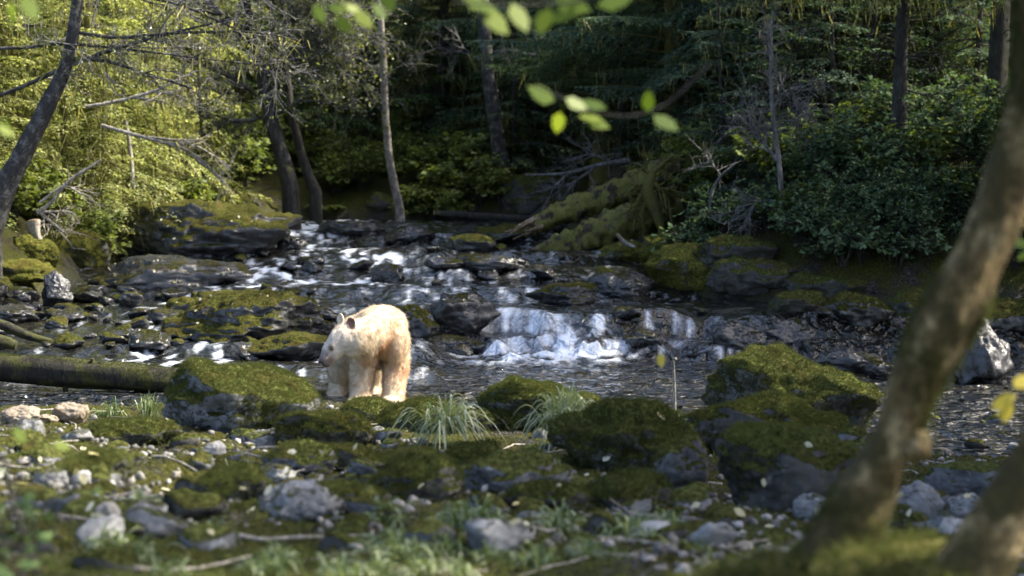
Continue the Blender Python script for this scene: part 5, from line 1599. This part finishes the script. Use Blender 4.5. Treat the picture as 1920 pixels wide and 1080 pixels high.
# fallen leaves on rocks and moss
n_ = 520
g = Geo()
pts = []
for a, b, c, d_, k in ((190, 620, 395, 680, 130), (560, 1250, 420, 620, 70), (0, 1900, 770, 1000, 60)):
    for i in range(k):
        pts.append((rng.uniform(a, b), rng.uniform(c, d_)))
scn = bpy.context.scene
dg = bpy.context.evaluated_depsgraph_get(); dg.update()
for px, py in pts:
    r_ = ray(px, py)
    hit, loc, nrm, idx, ob, mt = scn.ray_cast(dg, Vector((0, 0, CAM_H)) + Vector(r_) * 5.5, Vector(r_))
    if not hit or ob.name.startswith(('river_water', 'body', 'trunk', 'fur', 'crown', 'leaves')) or nrm.z < .2 or loc.y > 34:
        continue
    nv_ = np.array(nrm) + rng.normal(size=3) * .25
    d_ = unit(np.cross(nv_, rng.normal(size=3)))
    L_ = rng.uniform(.03, .065)
    leaf_quads(g, [np.array(loc) + np.array(nrm) * .008 - d_ * L_ * .5], [d_], [nv_], L_, L_ * .65, 0, .1, True)
m = leaf_material('fallen_leaf', [(.2, (.30, .26, .10)), (.5, (.46, .43, .28)), (.8, (.58, .56, .44))], .2, .5, .3)
struct(g.build('leaf_litter', m, None, False), 'stuff')
# stick standing by the right moss rock
g = Geo(); tube(g, spline([at(1265, 790, 11.2), at(1265, 740, 11.2), at(1262, 672, 11.15)], 8), np.linspace(.012, .008, 8), 6)
tube(g, spline([at(1262, 674, 11.15), at(1268, 672, 11.13)], 3), .010, 6)
o = g.build('upright_stick', M['dead_wood']); tag(o, 'thin pale stick standing upright before the dark pool', 'stick')
log_thing('dead_stick', 'grey blurred stick lying across the gravel in front of the right rocks', 'stick', [(1040, 985, 5), (1110, 968, 6), (1190, 968, 6), (1280, 975, 7), (1345, 985, 6)], 7.0, 'grey_twig', 105, 8, stubs=((.5, .12, .008, (-.6, -.2, .5)),))

# ------------------------------------------------------------------ out of focus things close to the camera
nt_ = link('near_tree', None)
tag(nt_, 'leaning mossy tan trunk close to the camera on the right, out of focus', 'tree')
p, r = path([(1545, 1190, 150), (1552, 1120, 112), (1572, 1070, 95), (1596, 990, 70), (1638, 890, 57), (1684, 800, 52), (1724, 690, 60), (1786, 580, 66), (1832, 490, 56), (1872, 400, 54), (1902, 310, 53), (1924, 210, 49), (1934, 100, 46), (1936, 0, 44), (1932, -120, 42), (1915, -400, 38)], 4.0)
r = r * np.where(np.arange(len(r)) > len(r) * .25, .80, .92); org = p[0].copy(); nt_.location = org
S_ = spline(np.column_stack([p, r]), 160); p, r = S_[:, :3], S_[:, 3]
g = Geo(); tube(g, p - org, r, 48, 0, .22, 111, rfreq=1.3, ribs=.10); tk_ = g.build('trunk', M['near_bark'], nt_)
rm_ = np.random.default_rng(112); sp_, sn_, _ = sample_mesh(tk_.data, 30000, rm_)
kk_ = fbm((sp_ + org) * np.array([7, 7, 3.5]), 4, 8) + rm_.normal(size=30000) * .08 > .22
sp_, sn_ = sp_[kk_], sn_[kk_]
hair('moss', sp_, unit(sn_ + rm_.normal(size=sn_.shape) * .5 + np.array([0, 0, -.3])), .014 * rm_.uniform(.5, 1.5, len(sp_)), .0014, M['moss_fuzz_dark'], nt_, 3, .3, rm_)
g = Geo(); k_ = at(1716, 832, 3.98) - org
u, f = ICO[4]; v = u * np.array([.034, .045, .042]); v *= (1 + .2 * fbm(u * 3, 3, 5))[:, None]; g.add(v + k_, f); g.build('knot', M['near_bark'], nt_)
g = Geo()
for rows in ([(1560, 1110, 80), (1480, 1090, 62), (1390, 1095, 44), (1300, 1112, 30), (1200, 1150, 18)], [(1560, 1125, 80, -.1), (1640, 1100, 70, -.15), (1720, 1105, 55, -.2), (1800, 1130, 42, -.3)], [(1560, 1100, 70, .3), (1660, 1050, 45, .4), (1760, 1040, 32, .5)]):
    p2, r2 = path(rows, 4.0); tube(g, p2 - org, r2, 16, 0, .25, 113)
ro = g.build('roots', M['near_moss'], nt_)
moss_on(ro, ro.data, 115, 12000, M['moss_fuzz'], .03, -.2, .002)
nt2 = link('near_tree', None); tag(nt2, 'second mossy stem rising from the lower right corner, out of focus', 'tree')
p, r = path([(1760, 1190, 110), (1800, 1110, 80), (1860, 1010, 62), (1925, 900, 52), (1990, 780, 45), (2050, 640, 42), (2090, 480, 40), (2112, 300, 37), (2128, 100, 34), (2140, -120, 31), (2150, -450, 27)], 3.8)
nt2.location = p[0]; g = Geo(); tube(g, p - p[0], r, 18, 0, .13, 117); g.build('trunk', M['near_bark'], nt2)

def near_sprig(label, stem, leaves, d, mat, seed):
    """a hanging twig with its leaves; leaves: px, py, length px, angle"""
    rng = np.random.default_rng(seed)
    t = link('leafy_twig', None); tag(t, label, 'twig')
    p, r = path(stem, d); org = p[0].copy(); t.location = org
    g = Geo(); tube(g, p - org, r, 6); g.build('stem', M['bark_dark'], t)
    lf = Geo()
    for px, py, L_, ang in leaves:
        b = at(px, py, d + rng.uniform(-.15, .15)) - org
        a = math.radians(ang)
        l = .8 * L_ * d / FPX
        leaf_quads(lf, [b], [[math.cos(a), rng.uniform(-.4, .4), -math.sin(a)]], [[rng.uniform(-.4, .4), -.75, rng.uniform(.3, 1.0)]], l, l * .62, 0, .10, True)
        j = int(np.argmin(np.linalg.norm(p - org - b, axis=1)))
        tube(lf, np.stack([p[j] - org, b]), .0012, 4)
    lf.build('leaves', M[mat], t, smooth_shade=True)
    return t
near_sprig('blurred green leafy twig hanging at top centre', [(1250, -90, 4), (1130, -10, 3.5), (1000, 10, 3), (850, 5, 2.5)],
           [(870, -5, 85, 20), (905, 15, 90, 40), (960, 5, 80, 60), (1010, 25, 55, 80), (1040, 0, 90, 15), (1080, 10, 75, 150), (1120, 12, 90, -20), (1030, 15, 60, 110)], 4.2, 'near_leaf', 121)
near_sprig('blurred green leafy twig hanging at the top, left of centre', [(760, -90, 3), (700, -15, 2.5), (640, 10, 2)],
           [(720, -20, 60, 70), (665, 20, 60, 40), (640, 5, 60, 20), (615, 10, 55, 10), (630, 32, 50, 40), (700, 5, 50, 50), (590, 8, 50, 60)], 4.6, 'near_leaf', 122)
near_sprig('blurred sprig of green leaves floating before the dark forest', [(1330, 120, 2.5), (1240, 200, 2.5), (1140, 215, 2), (1000, 160, 1.6)],
           [(1040, 190, 75, 210), (1060, 185, 60, 20), (1050, 210, 55, 100), (1085, 190, 70, 10), (1100, 225, 60, 15), (1215, 210, 50, 270), (1225, 215, 70, 30), (1130, 225, 60, 195)], 4.6, 'near_leaf', 123)
near_sprig('blurred yellow leaves hanging at the right edge above the pool', [(1990, 600, 3), (1960, 690, 2.5), (1905, 745, 2)],
           [(1900, 725, 60, 330), (1905, 740, 70, 150), (1890, 750, 55, 100), (1930, 735, 60, 60)], 4.4, 'yellow_leaf', 124)
near_sprig('blurred green leaf sprig at the right edge beside the trunk', [(2010, 400, 2), (1960, 440, 2), (1925, 455, 1.5)], [(1930, 458, 45, 190), (1935, 470, 40, 150)], 5.0, 'near_leaf', 125)
near_sprig('blurred dark green leaves at the upper left corner', [(-60, -60, 3), (10, -10, 2), (40, 20, 1.5)], [(20, 0, 70, 100), (45, -10, 70, 60), (-20, 10, 60, 80)], 4.0, 'near_leaf', 126)
near_sprig('blurred yellow leaf hovering before the dark pool', [(1300, 560, 1), (1262, 640, 1), (1240, 668, .8)], [(1238, 662, 34, 85)], 6.5, 'yellow_leaf', 127)
near_sprig('blurred small leaves at the left edge of the picture', [(-60, 200, 2), (-15, 225, 2), (5, 235, 1)], [(10, 225, 40, 90), (-5, 235, 45, 30)], 4.4, 'near_leaf', 128)
SN = shrub('near_bush', 'dark out of focus bush in the lower left corner', 'bush', .42, .20, 12, 130, 'needles', 131, .05)
SN.location = (at(-10, 1180, 4.0)[0], 4.0, at(0, 1180, 4.0)[2])
SN.scale = (.7, .7, .7)
near_sprig('pale blurred dead twig at the lower left edge', [(70, 1080, 4), (45, 1000, 4), (22, 930, 4), (8, 860, 3)], [(30, 800, 45, 60), (100, 830, 45, 20)], 4.6, 'near_leaf', 129)
